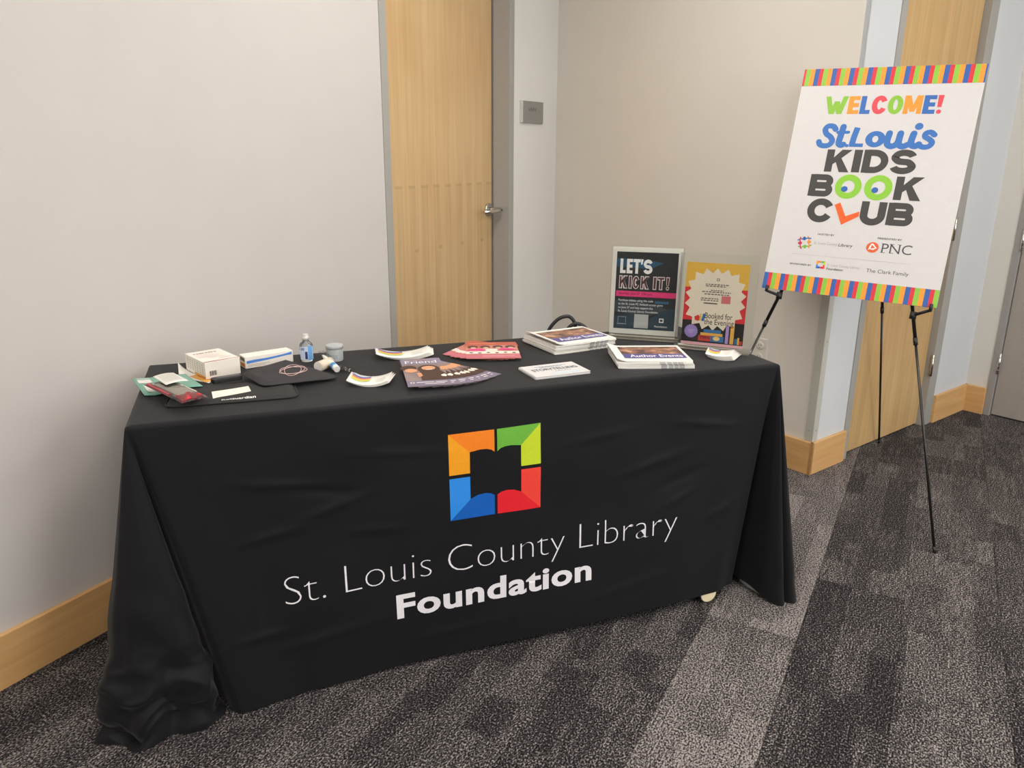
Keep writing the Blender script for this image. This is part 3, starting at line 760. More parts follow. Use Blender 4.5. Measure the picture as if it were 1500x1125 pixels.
for k in range(ROWS+1):
    t = k/ROWS
    row = []
    for c in per:
        u, v, z = skirt_point(c, t)
        if UT0*.9 < c[0] < UT1*1.01 and abs(c[1]) < .004 and c[5] < .02: v = front_v(u, z) if (c[2] > UF0-.004 and c[2] < UF1+.004) else v
        row.append((u, v, z))
    rings.append(row)
for r in rings: mb.v += [tw(*p) for p in r]
mb.face(list(range(n-1, -1, -1)))
for j in range(len(rings)-1):
    for i in range(n):
        i2 = (i+1) % n; mb.face([j*n+i, j*n+i2, (j+1)*n+i2, (j+1)*n+i])
mb.sm[0] = False
cloth = thing('tablecloth', 'black tablecloth with printed logo draped to the floor over long table', 'tablecloth', frot(tw(TL/2, -TW/2, 0), 90-70.6))
mb.build('cloth', M_CLOTH, cloth, world=True)

# ---- print on the cloth
def surf_px(x, y):
    v = 0.
    for _ in range(12):
        p = pxpl(x, y, tw(0, v, 0), dV); u = (p-TA).dot(dU); v = front_v(u, p.z)
    return u, p.z
def on_cloth(mb, off=.0012, mx=.012):
    refine(mb, mx)
    mb.v = [tw(p.x, front_v(p.x, p.y)+off+p.z, p.y) for p in mb.v]
    return mb
def bil(q, x, y):
    (a, b, c, d) = q   # BL BR TR TL
    return tuple((a[k]*(1-x)+b[k]*x)*(1-y)+(d[k]*(1-x)+c[k]*x)*y for k in (0, 1))
def logo_polys():
    g = .485
    top = [(.485, .745), (.45, .775), (.40, .79), (.33, .792), (.22, .775)]
    bot = [(.22, .225), (.30, .262), (.38, .270), (.44, .258), (.485, .232)]
    out = [('F0821E', [(0, 1), (.22, .775)][:1] + [(.22, .775)] + top[::-1][1:] + [(.485, 1)]),
           ('F0A01E', [(0, 1), (0, .53), (.22, .53), (.22, .775)]),
           ('2F8BE6', [(0, 0), (.22, .225), (.22, .49), (0, .49)]),
           ('0F5DB8', [(0, 0), (.485, 0)] + bot[::-1])]
    mir = lambda P: [(1-x, y) for x, y in P][::-1]
    out += [('6CB23E', mir(out[0][1])), ('C3D62B', mir(out[1][1])), ('EE4438', mir(out[2][1])), ('E2202C', mir(out[3][1]))]
    return out
lq = [surf_px(660, 763), surf_px(791.5, 742.5), surf_px(791.5, 619), surf_px(656, 637)]
NAMES = {'F0821E': 'orange', 'F0A01E': 'amber', '2F8BE6': 'light blue', '0F5DB8': 'dark blue', '6CB23E': 'green', 'C3D62B': 'lime', 'EE4438': 'light red', 'E2202C': 'red'}
for col, P in logo_polys():
    m_ = MB().poly([bil(lq, x, y) for x, y in P]); on_cloth(m_)
    o = m_.build('logo_panel', ink(col), cloth, world=True); o['label'] = NAMES[col]+' panel of the printed square logo'
M_PRINT = mat('white_screen_print', 'e9e7ea', .6, .02, 200)
def split_words(mb, gap):
    fr = sorted((min(mb.v[i].x for i in f), max(mb.v[i].x for i in f), k) for k, f in enumerate(mb.f))
    out = []; cur = []; end = None
    for a, b, k in fr:
        if end is not None and a-end > gap: out.append(cur); cur = []
        end = b if end is None or not cur else max(end, b); cur.append(k)
    out.append(cur); res = []
    for ks in out:
        q = MB(); mp = {}
        for k in ks:
            for i in mb.f[k]:
                if i not in mp: mp[i] = len(q.v); q.v.append(mb.v[i].copy())
            q.face([mp[i] for i in mb.f[k]])
        res.append(q)
    return res
def cloth_text(s, a, b, ca, cb, bold, name_label, space=1.):
    """a,b: baseline left/right (u,z); ca, cb: cap heights at both ends"""
    m_ = MB(); text(m_, s, 0, 0, 1, 1, 0, bold, 0, space, base='cap')
    def f(p):
        x = p.x; return (a[0]+(b[0]-a[0])*x, a[1]+(b[1]-a[1])*x + p.y*(ca+(cb-ca)*x), 0)
    for wd_, m_ in zip(s.split(' '), split_words(m_, .020)):
        m_.map(f); on_cloth(m_)
        o = m_.build('lettering', M_PRINT, cloth, world=True); o['label'] = name_label + ' ' + wd_.strip('.')
s_b, s_t = surf_px(430, 884), surf_px(438, 840)
l_b, l_t = surf_px(851, 802), surf_px(850, 765)
x_l = surf_px(417, 870)[0]; x_r = surf_px(992, 752)[0]
slope = (l_b[1]-s_b[1])/(l_b[0]-s_b[0]); ch0 = s_t[1]-s_b[1]; ch1 = l_t[1]-l_b[1]
kk = (x_r-x_l)/(l_b[0]-x_l)
cloth_text('St. Louis County Library', (x_l, s_b[1]+slope*(x_l-s_b[0])), (x_r, s_b[1]+slope*(x_r-s_b[0])), ch0, ch0+(ch1-ch0)*kk, -.028, 'thin white printed word', .96)
f_b, f_t = surf_px(582, 907), surf_px(579, 871); d_b, d_t = surf_px(735, 879), surf_px(738, 836)
f_r = surf_px(866, 849)
sl = (f_r[1]-f_b[1])/(f_r[0]-f_b[0])
cloth_text('Foundation', (f_b[0], f_b[1]), (f_r[0], f_r[1]), (f_t[1]-f_b[1])*1.02, (f_t[1]-f_b[1])*1.02, .030, 'bold white printed word', 1.06)

# ================================================================== EASEL AND WELCOME SIGN
BY, BTILT, BROLL = R(-33.7), R(15.5), R(-1.3)
bp = V((.9945, 3.0430, .8473))
BWm, BHm = .621, .860                                    # board size in metres
br = V((math.cos(BY), math.sin(BY), 0)); bb = V((-math.sin(BY), math.cos(BY), 0))
bu = UP*math.cos(BTILT) + bb*math.sin(BTILT)
br, bu = br*math.cos(BROLL)+bu*math.sin(BROLL), bu*math.cos(BROLL)-br*math.sin(BROLL)
BM = frame(bp, br, bu) @ Matrix.Diagonal((BWm/.61, BHm/.914, 1, 1))   # local x right, y up the board, z toward the viewer
bn = br.cross(bu)
BW, BH = .61, .914
sg = thing('welcome_sign', 'large white welcome sign board with striped bands standing on black easel', 'sign', BM)
MB().box(0, BW, 0, BH, -.006, 0).build('board', M_WHITE, sg)
SC = ['3A64AC', 'D93A46', '90C44A', 'F59C3C']
SC2 = ['2F62B0', 'D9283A', '8CC63F', 'F7952A']
def band(y0, y1, phase, nst):
    mb = MB(); x = -phase; i = 0; wds = [.0158, .0135, .0155, .0155]
    if phase: i = 1
    x = 0; first = True
    while x < BW-1e-4:
        wdt = wds[i % 4]*1.04
        if first and phase: wdt *= phase
        first = False
        mb.cur = i % 4; rect(mb, x, y0, min(BW, x+wdt), y1, .0004); x += wdt; i += 1
    return mb.build('stripe_band', [ink(c) for c in SC], sg)
band(.845, BH, .55, 0)['label'] = 'multicolour striped band along the top edge'
band(0, .068, 0, 0)['label'] = 'multicolour striped band along the bottom edge'
def sgtext(items, cols, label, name='lettering', z=.0004):
    for (s, x0, y0, x1, y1, ci, bold, shear) in items:
        mb = MB()
        if len(s) == 1: glyph(mb, s, x0, y0, x1, y1, bold, z)
        else: text(mb, s, x0, y0, x1, y1, z, bold, shear)
        o = mb.build(name, ink(cols[ci]), sg); o['label'] = label + ': ' + s
WC = ['8CBF3F', 'F39A3C', '3D6DB5', 'E0505A']
sgtext([('W', .099, .730, .180, .801, 0, .0185, 0), ('E', .183, .730, .222, .801, 1, .018, 0), ('L', .226, .730, .261, .801, 2, .018, 0), ('C', .265, .729, .317, .802, 3, .018, 0),
        ('O', .319, .729, .369, .802, 0, .018, 0), ('M', .372, .730, .431, .801, 1, .017, 0), ('E', .435, .730, .474, .801, 2, .018, 0), ('!', .478, .730, .496, .801, 3, .018, 0)],
       WC, 'coloured letter of the word WELCOME!')
# script lettering St.Louis
mb = MB(); w_ = .0225
ribbon(mb, [(.156, .668), (.146, .680), (.128, .681), (.119, .668), (.126, .650), (.142, .638), (.151, .622), (.144, .606), (.126, .601), (.110, .606), (.104, .618)], .0205, .0004)
ribbon(mb, [(.182, .679), (.178, .640), (.176, .614), (.184, .605), (.193, .608)], w_, .0004)
ribbon(mb, [(.166, .656), (.203, .657)], .012, .0004)
disc(mb, .2065, .6035, .0065, .0004)
ribbon(mb, [(.232, .676), (.226, .640), (.223, .607)], .021, .0004, cap=False, smooth=False)
ribbon(mb, [(.214, .606), (.262, .606)], .014, .0004, cap=False, smooth=False)
ring(mb, .300, .631, .034, .032, .024, .019, .0004)
ribbon(mb, [(.344, .655), (.341, .625), (.345, .610), (.358, .604), (.373, .612), (.380, .630)], w_, .0004)
ribbon(mb, [(.381, .655), (.379, .625), (.383, .610), (.396, .604), (.411, .612)], w_, .0004)
ribbon(mb, [(.424, .655), (.420, .625), (.424, .610), (.436, .606), (.446, .614)], w_, .0004)
disc(mb, .436, .682, .0135, .0004)
ribbon(mb, [(.490, .650), (.478, .660), (.463, .656), (.462, .643), (.477, .633), (.487, .621), (.480, .607), (.463, .603), (.449, .609)], .0195, .0004)
mb.build('lettering', ink('3E73BA'), sg)['label'] = 'blue script lettering reading St.Louis'
DK = '454341'
sgtext([('K', .143, .497, .231, .587, 0, .0265, 0), ('I', .239, .498, .267, .588, 0, .0265, 0), ('D', .273, .498, .360, .589, 0, .0265, 0), ('S', .366, .497, .452, .593, 0, .0255, 0)], [DK], 'black letter of the word KIDS')
mb = MB(); glyph(mb, 'B', .101, .396, .188, .485, .0255); glyph(mb, 'K', .399, .397, .489, .488, .0265)
mb.cur = 1; ring(mb, .2405, .440, .0465, .049, .024, .0245, .0004); ring(mb, .3435, .441, .0475, .050, .024, .0245, .0004)
mb.cur = 2; disc(mb, .229, .430, .0115, .0007); disc(mb, .334, .431, .0115, .0007)
mb.build('lettering', [ink(DK), ink('8CC63F'), ink('3566AE')], sg)['label'] = 'black lettering reading BOOK with two green eye shaped letters'
mb = MB(); glyph(mb, 'C', .112, .290, .207, .388, .0265); glyph(mb, 'U', .300, .292, .386, .386, .0265); glyph(mb, 'B', .391, .298, .478, .386, .0255)
mb.cur = 1; mb.poly([(.2065, .365), (.225, .375), (.252, .322), (.297, .344), (.2985, .325), (.243, .287)], .0008)
mb.build('lettering', [ink(DK), ink('F0632B')], sg)['label'] = 'black lettering reading CLUB with tilted orange L'
sgtext([('HOSTED BY', .168, .239, .227, .246, 0, .02, 0), ('PRESENTED BY', .377, .241, .458, .248, 0, .02, 0), ('SPONSORED BY', .087, .110, .167, .117, 0, .02, 0),
        ('St. Louis County', .160, .198, .244, .212, 1, -.012, 0), ('Library', .248, .196, .298, .212, 0, .012, .1), ('St. Louis County Library', .223, .114, .336, .127, 1, -.014, 0),
        ('Foundation', .223, .102, .281, .112, 0, .015, 0), ('The Clark Family', .361, .104, .502, .123, 0, 0, 0)], [DK, '8f8b88'], 'small credit line at the foot of the sign')
mb = MB(); rect(mb, .088, .1546, .502, .1556, .0004); mb.build('rule_line', ink('b5b0aa'), sg)
# small figure emblem: four swirling figures
mb = MB()
for i, (c, a0) in enumerate((('2b5fa8', 90), ('c72f4e', 180), ('7cb342', 270), ('e8963a', 0))):
    mb.cur = i; a = R(a0+12); cx, cy = .126, .204
    disc(mb, cx+.019*math.cos(a), cy+.019*math.sin(a), .0055, .0004, 14)
    pts = []
    for k in range(7):
        b = a + R(-60+k*20); rr = .011 + .016*abs(k-3)/3
        pts.append((cx+rr*math.cos(b), cy+rr*math.sin(b)))
    ribbon(mb, pts, .0045, .0004, 3)
mb.build('emblem', [ink('2b5fa8'), ink('c72f4e'), ink('7cb342'), ink('e8963a')], sg)['label'] = 'emblem of four coloured figures'
mb = MB(); disc(mb, .3655, .207, .021, .0004, 32)
mb.cur = 1; mb.poly([(.352, .196), (.357, .200), (.369, .197), (.381, .206), (.377, .209), (.366, .222), (.360, .222), (.356, .212)], .0007)
mb.cur = 0; mb.poly([(.3595, .202), (.3755, .2055), (.3625, .217)], .001)
mb.build('emblem', [ink('E2643C'), ink('f1ece6')], sg)['label'] = 'round orange triangle emblem'
mb = MB(); text(mb, 'PNC', .397, .189, .496, .226, .0004, -.004)
for x0, x1, y in ((.394, .410, .1895), (.424, .438, .1895), (.421, .436, .224), (.447, .460, .224), (.394, .404, .224)): rect(mb, x0, y, x1, y+.002, .0004)
mb.build('lettering', ink('4a4a50'), sg)['label'] = 'grey lettering reading PNC'
mb = MB(); cols = []
for i, (c, P) in enumerate(logo_polys()):
    mb.cur = i; cols.append(ink(c)); mb.poly([(.184+x*.031, .1045+y*.030) for x, y in P], .0004)
mb.build('emblem', cols, sg)['label'] = 'tiny square logo of four coloured brackets'

es = thing('easel', 'thin black tripod easel holding the white welcome sign', 'easel', Matrix.Translation(V((1.5, 3.0, 0))))
def bl(p): return BM.inverted() @ p
LZ = -.018                                              # legs run just behind the board
def bpt(x, y, z=LZ): return BM @ V((x, y, z))
fr_ = px(1369, 810)
cr_ = bl(pxpl(1337.5, 462, bp + bn*LZ, bn))             # right clip in board coordinates
fb = bl(fr_)
sl_ = (cr_.x-fb.x)/(cr_.y-fb.y)
ay = .80
apex = bpt(BW/2, ay)
def leg3(p, q, name='leg', label=None):
    d = (q-p)
    a = p + d*.55
    o = MB().tube([p, a], .0065, 12).build(name, M_BLACKMETAL, es, world=True)
    MB().tube([a-d*.01, q+(p-q).normalized()*.012], .0048, 12).build('lower_section', M_BLACKMETAL, o, world=True)
    MB().tube([a-d*.012, a+d*.004], .0080, 12).build('leg_collar', M_BLACKPL, o, world=True)
    MB().tube([q+(p-q).normalized()*.022, q+V((0, 0, .001))], .0065, 12).build('rubber_foot', M_BLACKPL, o, world=True)
    return o
mx_ = fb + (cr_-fb)*((ay-fb.y)/(cr_.y-fb.y)); mx_.z = LZ
legR = leg3(BM @ mx_, fr_)
lfoot_b = V((BW-fb.x, fb.y, fb.z)); lf = BM @ lfoot_b; lf = V((lf.x, lf.y, 0))
cl_ = bl(pxpl(1141.5, 433, bp + bn*LZ, bn))
# left leg: through the apex and the visible clip, down to the floor
A_ = BM @ V((BW-mx_.x, ay, LZ)); Cc = BM @ cl_; dd = Cc-A_
lf = A_ + dd*(A_.z/-dd.z)
print('EASEL', fb, mx_, cr_, cl_)
legL = leg3(A_, lf)
rear = px(1287.5, 649)
legB = leg3(apex - bn*.03, rear)
MB().box(-.06, .06, -.03, .03, -.028, -.002).xf(BM @ Matrix.Translation((BW/2, ay, LZ+.008))).build('head_block', M_BLACKPL, es, bevel=.006, world=True)
for c, tip in ((cl_, V((.022, -.006, .012))), (cr_, V((.594, -.006, .012)))):
    q = V((c.x, c.y, LZ))
    k = MB().tube([BM @ (q+V((0, -.014, 0))), BM @ (q+V((0, .014, 0)))], .0115, 14).build('clip', M_BLACKPL, es, world=True)
    t0 = V((tip.x, tip.y-.004, -.004))
    MB().tube([BM @ (q+V((0, 0, .004))), BM @ (q*.25+t0*.75+V((0, 0, .004))), BM @ t0, BM @ (t0+V((0, 0, .016)))], .0055, 10).build('ledge_arm', M_BLACKPL, k, world=True)
    MB().tube([BM @ (t0+V((0, -.004, .014))), BM @ (t0+V((0, .022, .012)))], .0058, 10).build('ledge_tip', M_BLACKPL, k, world=True)

# ================================================================== THINGS ON THE TABLE
ORD = ['topmost', 'second', 'third', 'fourth', 'fifth', 'sixth', 'seventh', 'eighth', 'ninth', 'tenth']
def quad_frame(bl_, br_, z):
    """frame on a level surface: origin at pixel bl_, x toward pixel br_"""
    a, b = px(*bl_, z), px(*br_, z); d = b-a
    return frame(a, d, UP.cross(d)), d.length
def ang_of(d): return math.degrees(math.atan2(d.y, d.x))
# ---- acrylic sign holders with posters
def holder(label, bl_, br_, top_px, z0, plabel, margin=(0, 0, 0), tilt=6):
    """clear T base holder; bl_, br_ pixels of the poster's bottom corners; returns holder root, poster root and poster size"""
    a, b = px(*bl_, z0), px(*br_, z0); ex = (b-a).normalized(); W = (b-a).length
    bk = UP.cross(ex); bk = bk if bk.y > 0 else -bk
    ey = UP*math.cos(R(tilt)) + bk*math.sin(R(tilt))
    M = frame(a, ex, ey); n = ex.cross(ey)
    tp = pxpl(*top_px, a, n); H = (tp-a).dot(ey)
    hz = a.z-ZT
    l, r, t_ = margin
    root = thing('sign_holder', label, 'sign holder', frame(V((a.x, a.y, ZT)), ex, bk))
    for zz in (.0018, -.0042): MB().box(-l, W+r, -hz/math.cos(R(tilt))+.006, H+t_, zz, zz+.0024).xf(M).build('acrylic_sheet', M_ACRYL, root, world=True)
    MB().box(-l, W+r, -.038, .042, .0004, .006).build('acrylic_base', M_ACRYL, root, bevel=.0012)
    po = thing('poster', plabel, 'poster', M)
    return root, po, W, H
h1, p1, W1, H1 = holder('clear acrylic holder with the dark soccer poster', (892, 487), (992.4, 493.5), (897.5, 360.7), ZT+.014, 'dark blue poster reading LET\'S KICK IT! in acrylic holder', (.004, .004, .003), 4)
MB().box(0, W1, 0, H1, -.0015, .0).build('sheet', M_PAPER, p1)
def PB(root, W, H):
    def f(mb, name, mats, label=None):
        mb.map(lambda p: (p.x*W, (1-p.y)*H, p.z))
        o = mb.build(name, mats, root)
        if label: o['label'] = label
        return o
    return f
def ptext(mb, s, x0, y0, x1, y1, z=.0003, bold=0., shear=0.):
    k = len(mb.v); text(mb, s, x0, 0, x1, 1, z, bold, shear)
    for i in range(k, len(mb.v)):
        p = mb.v[i]; mb.v[i] = V((p.x, y1+(y0-y1)*p.y, p.z))
    return mb
def prect(mb, x0, y0, x1, y1, z=.0003): return mb.poly([(x0, y1), (x1, y1), (x1, y0), (x0, y0)], z)
P = PB(p1, W1, H1)
P(prect(MB(), .06, .055, .94, .94, .0002), 'printed_panel', ink('24282c'))
P(MB().poly([(.06, .225), (.06, .13), (.55, .15), (.74, .17), (.55, .24)][::-1], .0004), 'brush_shape', ink('1d5273'))
P(MB().poly([(.06, .94), (.06, .80), (.30, .77), (.55, .83), (.75, .72), (.94, .68), (.94, .94)][::-1], .0004), 'brush_shape', ink('2a4250'))
P(MB().poly([(.06, .74), (.06, .62), (.3, .60), (.7, .66), (.85, .70), (.5, .80)][::-1], .00035), 'brush_shape', ink('3e464c'))
def headline(chars, y0, y1, w, z, shrink=0.):
    for ch, x0, x1 in chars: yield glyph(MB(), ch, x0+shrink, y0+shrink, x1-shrink, y1-shrink, w, z, True)
for g_ in headline((('L', .115, .195), ('E', .21, .295), ('T', .305, .405), ("'", .41, .445), ('S', .45, .58)), .135, .300, .040, .0006): P(g_, 'headline_letter', ink('f4f2f2'), "white letter of the headline LET'S")
KI = (('K', .11, .235), ('I', .25, .295), ('C', .305, .405), ('K', .42, .545), ('I', .60, .65), ('T', .66, .765), ('!', .785, .835))
for g_ in headline(KI, .325, .475, .046, .0006): P(g_, 'headline_letter', ink('e8dedc'), 'outlined letter of the headline KICK IT!')
for g_ in headline(KI, .325, .475, .024, .0009, .009): P(g_, 'letter_fill', ink('55303a'))
P(mb := prect(MB(), .075, .502, .94, .565, .0006), 'pink_band', ink('e8397f'))
P(ptext(MB(), 'Saturday, June 27  7:00 p.m.', .115, .515, .60, .55, .0009, .015), 'lettering', ink('7a1238'))
mb = MB()
for i, s in enumerate(('Purchase tickets using the code', 'to the St. Louis FC Ambush soccer game', 'on June 27 and help support the', 'St. Louis County Library Foundation.')):
    ptext(mb, s, .115, .595+i*.042, (.62, .76, .62, .70)[i], .628+i*.042, .0009, .012)
P(mb, 'lettering', ink('dfe3e6'), 'four lines of small white text')
P(prect(MB(), .64, .605, .84, .632, .0009), 'code_strip', ink('2f6a8c'))
P(prect(MB(), .36, .765, .565, .925, .0009), 'code_panel', ink('bdbdbb'), 'pale square panel near the foot of the poster')
mb = MB()
for x0, y0, x1, y1 in ((.12, .80, .127, .87), (.12, .80, .24, .806), (.233, .80, .24, .87)): prect(mb, x0, y0, x1, y1, .0009)
prect(mb, .11, .879, .25, .889, .0009); P(mb, 'emblem', ink('8f99b0')); mb = MB()
for x0, y0, x1, y1 in ((.72, .80, .785, .812), (.72, .838, .785, .85), (.72, .812, .733, .838), (.772, .812, .785, .838)): prect(mb, x0, y0, x1, y1, .0009)
ptext(mb, 'Foundation', .66, .885, .84, .905, .0009, .015)
P(mb, 'emblem', ink('f0efee'))

h2, p2, W2, H2 = holder('clear wide acrylic holder with the yellow and red poster', (997, 502.5), (1087, 511.5), (1006.5, 383), ZT+.012, 'yellow and red poster reading Booked for the Evening in acrylic holder', (.020, .026, .028), 4)
MB().box(0, W2, 0, H2, -.0015, .0).build('sheet', M_PAPER, p2)
P = PB(p2, W2, H2)
mb = MB(); prect(mb, .0, .0, 1, .30, .0002); mb.cur = 1; prect(mb, 0, .30, 1, .70, .0002); mb.cur = 2; prect(mb, 0, .70, 1, .965, .0002); mb.cur = 3; prect(mb, 0, .965, 1, 1, .0002)
P(mb, 'printed_panel', [ink('f0c04e'), ink('e03338'), ink('201f22'), ink('f3bdc6')])
def starburst(cx, cy, rx, ry, n, k, ph=0., pw_=2.):
    out = []
    for i in range(2*n):
        a = 2*math.pi*i/(2*n)+ph; sx_, cx_ = math.sin(a), math.cos(a)
        q = (1 if i % 2 == 0 else k)/((abs(sx_)**pw_+abs(cx_)**pw_)**(1/pw_))
        out.append((cx+rx*q*sx_, cy-ry*q*cx_))
    return out[::-1]
sb = starburst(.50, .435, .485, .375, 18, .84, 0., 2.9)
P(MB().poly(sb, .0005), 'starburst', ink('f3e7d6'))
mb = MB(); ptext(mb, 'Booked for', .36, .595, .80, .665, .0008, .004); ptext(mb, 'the Evening', .355, .672, .83, .760, .0008, .004)
P(mb, 'lettering', ink('2a2724'), 'dark lettering reading Booked for the Evening')
mb = MB()
for i, (x0, x1, y) in enumerate(((.33, .70, .255), (.33, .66, .275), (.42, .62, .325), (.28, .74, .345), (.32, .72, .372), (.27, .55, .425), (.27, .55, .448))):
    q = x0
    while q < x1:
        wdt = .02+.03*random.random(); prect(mb, q, y-.006, min(x1, q+wdt), y+.006, .0008); q += wdt+.012
prect(mb, .32, .475, .54, .49, .0008); prect(mb, .50, .18, .545, .186, .0008); prect(mb, .50, .204, .545, .21, .0008); prect(mb, .50, .186, .51, .204, .0008); prect(mb, .535, .186, .545, .204, .0008)
P(mb, 'fine_print', ink('6b6058'))
P(prect(MB(), .60, .385, .745, .475, .0008), 'code_panel', ink('e07a80'), 'small pink square panel')
mb = MB(); mb.poly([(.20, .695), (.19, .655), (.25, .63), (.29, .66), (.29, .69), (.25, .705)], .0008); mb.cur = 1; prect(mb, .275, .615, .305, .70, .0008); mb.cur = 2; mb.poly([(.305, .70), (.33, .61), (.37, .615), (.35, .705)], .0008)
P(mb, 'book_emblem', [ink('dd3b35'), ink('f1c46a'), ink('3274b8')])
P(MB().poly(starburst(.155, .835, .115, .085, 18, .88), .0006), 'badge', ink('a88fd6'), 'purple starburst badge')
mb = MB()
for i in range(3): prect(mb, .10+.01*i, .815+i*.018, .21-.01*i, .822+i*.018, .0009)
P(mb, 'fine_print', ink('cdbdea'))
mb = MB(); bk_ = [(.36, .80, .64, .84, 0), (.31, .842, .67, .875, 1), (.28, .877, .48, .945, 2), (.48, .877, .69, .945, 0), (.715, .74, .765, .955, 3), (.79, .735, .85, .955, 1), (.865, .885, .905, .955, 0), (.91, .87, .94, .955, 1), (.945, .91, .985, .955, 2)]
for x0, y0, x1, y1, c in bk_: mb.cur = c; prect(mb, x0, y0, x1, y1, .0006)
P(mb, 'drawn_book', [ink('3f7dba'), ink('f0b955'), ink('d8403a'), ink('b79ade')])
mb = MB(); ptext(mb, 'TEEN', .305, .887, .46, .915, .0009, .03); mb.cur = 1; disc(mb, .575, .905, .055, .0009, 16, .026)
P(mb, 'lettering', [ink('4a1414'), ink('f5d68a')], 'dark lettering reading TEEN')

# ---- newsletters: two stacks
M_PIC = ink('6c5a58'); M_NAVY = ink('4a4878'); M_PEACH = ink('c99272'); M_GREYB = ink('9a9a9c')
def picture_mat(name, cols, scale, seed):
    if name in MATS: return MATS[name]
    m, nt, b, L = nodes(name, .35)
    tc = N(nt, 'TexCoord'); mp = N(nt, 'Mapping'); mp.inputs['Location'].default_value = (seed, seed*.7, 0); L(tc.outputs['Object'], mp.inputs[0])
    nz = N(nt, 'TexNoise'); nz.inputs['Scale'].default_value = scale; nz.inputs['Detail'].default_value = 2; L(mp.outputs[0], nz.inputs['Vector'])
    rp = N(nt, 'ValToRGB'); e = rp.color_ramp.elements
    e[0].position = .3; e[0].color = srgb(cols[0])+(1,); e[1].position = .72; e[1].color = srgb(cols[-1])+(1,)
    for i, c in enumerate(cols[1:-1]): k = e.new(.3+.42*(i+1)/(len(cols)-1)); k.color = srgb(c)+(1,)
    L(nz.outputs['Fac'], rp.inputs[0]); L(rp.outputs[0], b.inputs['Base Color'])
    return m
M_PHOTO = picture_mat('printed_photo_warm', ['4d3b36', '6f5148', 'a87b62', 'd9b391'], 26, 1.)
M_DUSK = picture_mat('printed_photo_dusk', ['6d625f', '8b7c80', 'a08a82'], 9, 4.)
def newsletters(corner_px, z0, n, th, label_top, label_rest, group, lean):
    FLp, FRp, BLp = [px(*q, z0) for q in corner_px]
    ex = FRp-FLp; W = ex.length; ey = UP.cross(ex.normalized()); Dp = (BLp-FLp).dot(ey)
    for i in range(n):
        z = z0 + .0004 + i*th
        jx, jy, ja = random.uniform(-.002, .002)+lean*i*th, random.uniform(-.002, .002), random.uniform(-.7, .7)
        if i == n-1: ja += .6
        o = thing('newsletter', label_top if i == n-1 else ORD[n-1-i]+' from top, '+label_rest, 'newsletter', frame(FLp + ex.normalized()*jx + ey*jy, ex, ey) @ Matrix.Rotation(R(ja), 4, 'Z'), group)
        o.location.z = z
        curl = .010 if i == n-1 else .003
        def f(a, b, k=0): return (a*W, b*Dp, k + curl*max(0, (.18-a)/.18)**2*(1 if i == n-1 else .4) + .002*b)
        s = MB(); t = th*.86
        s.grid(lambda a, b: f(a, b, t), 14, 8, False)
        s.grid(lambda a, b: f(a, 1-b, 0), 14, 8, False)
        for e in ((0, 1), (1, 0)):
            s.grid(lambda a, b, e=e: f(a if e[0] == 0 else 1-a, e[0], t*b), 14, 1, False)
            s.grid(lambda a, b, e=e: f(e[1], a if e[1] else 1-a, t*b), 8, 1, False)
        s.build('folded_sheets', M_PAPER, o)
        if i == n-1:
            g = MB().grid(lambda a, b: V(f(.13+.83*a, .16+.74*b, t+.0004)), 16, 10)
            g.build('cover_picture', M_PHOTO, o)
            g = MB().grid(lambda a, b: V(f(.13+.83*a, .16+.26*b, t+.0007)), 16, 4); g.build('title_band', ink('5b5688'), o)
            tx = MB(); text(tx, 'Author Events', .22, .22, .92, .38, 0, .01); tx.map(lambda p: f(p.x, p.y, t+.0011)); tx.build('lettering', ink('ece9f2'), o)
        else:
            # printed bleeds on the folded front edge
            g = MB()
            for a0, a1 in ((.56, .64), (.66, .72), (.735, .79), (.80, .87)):
                g.add([(a0*W, -.0003, .0003), (a1*W, -.0003, .0003), (a1*W, -.0003, t-.0003), (a0*W, -.0003, t-.0003)], [(0, 1, 2, 3)])
            g.build('edge_print', M_GREYB, o)
newsletters([(812, 520.5), (900, 508), (776, 501)], ZT, 9, .0033, 'topmost author events newsletter of the stack before the black cable loops',
            'white newsletter lower in the stack before the black cable loops', 'newsletter stack before the cable loops', .25)
newsletters([(906, 540.5), (1018, 540.0), (895, 518)], ZT, 7, .0033, 'topmost author events newsletter of the stack before the acrylic sign holders',
            'white newsletter lower in the stack before the acrylic sign holders', 'newsletter stack before the sign holders', -.3)

# ---- postcards
FLp, FRp, BLp = px(785, 557, ZT), px(864.5, 547.5, ZT), px(764.5, 541.5, ZT)
ex = FRp-FLp; ey = UP.cross(ex.normalized()); Wc = ex.length; Hc = (BLp-FLp).dot(ey)
for i in range(5):
    o = thing('postcard', 'top white storytelling postcard of the small stack at table front' if i == 4 else ORD[4-i]+' card from the top in the small white postcard stack', 'postcard',
              frame(FLp + ex.normalized()*random.uniform(-.002, .002) + ey*random.uniform(-.002, .002) + UP*(.0004+i*.0016), ex, ey) @ Matrix.Rotation(R(random.uniform(-1, 1)), 4, 'Z'), 'white postcards in the small stack')
    MB().box(0, Wc, 0, Hc, 0, .0013).build('card', M_WHITE, o)
    if i == 4:
        mb = MB(); text(mb, 'STORYTELLING', .10*Wc, .45*Hc, .93*Wc, .64*Hc, .0017, .02); mb.build('lettering', ink('4a5058'), o)
        mb = MB()
        for y, x0, x1 in ((.80, .22, .80), (.74, .3, .7), (.33, .45, .75)):
            q = x0
            while q < x1: wdt = .03+.04*random.random(); rect(mb, q*Wc, y*Hc-.002, min(x1, q+wdt)*Wc, y*Hc+.002, .0017); q += wdt+.015
        mb.build('fine_print', ink('7f97a8'), o)
        mb = MB(); rect(mb, .30*Wc, .10*Hc, .85*Wc, .17*Hc, .0017); mb.build('printed_strip', ink('bcd6e2'), o)

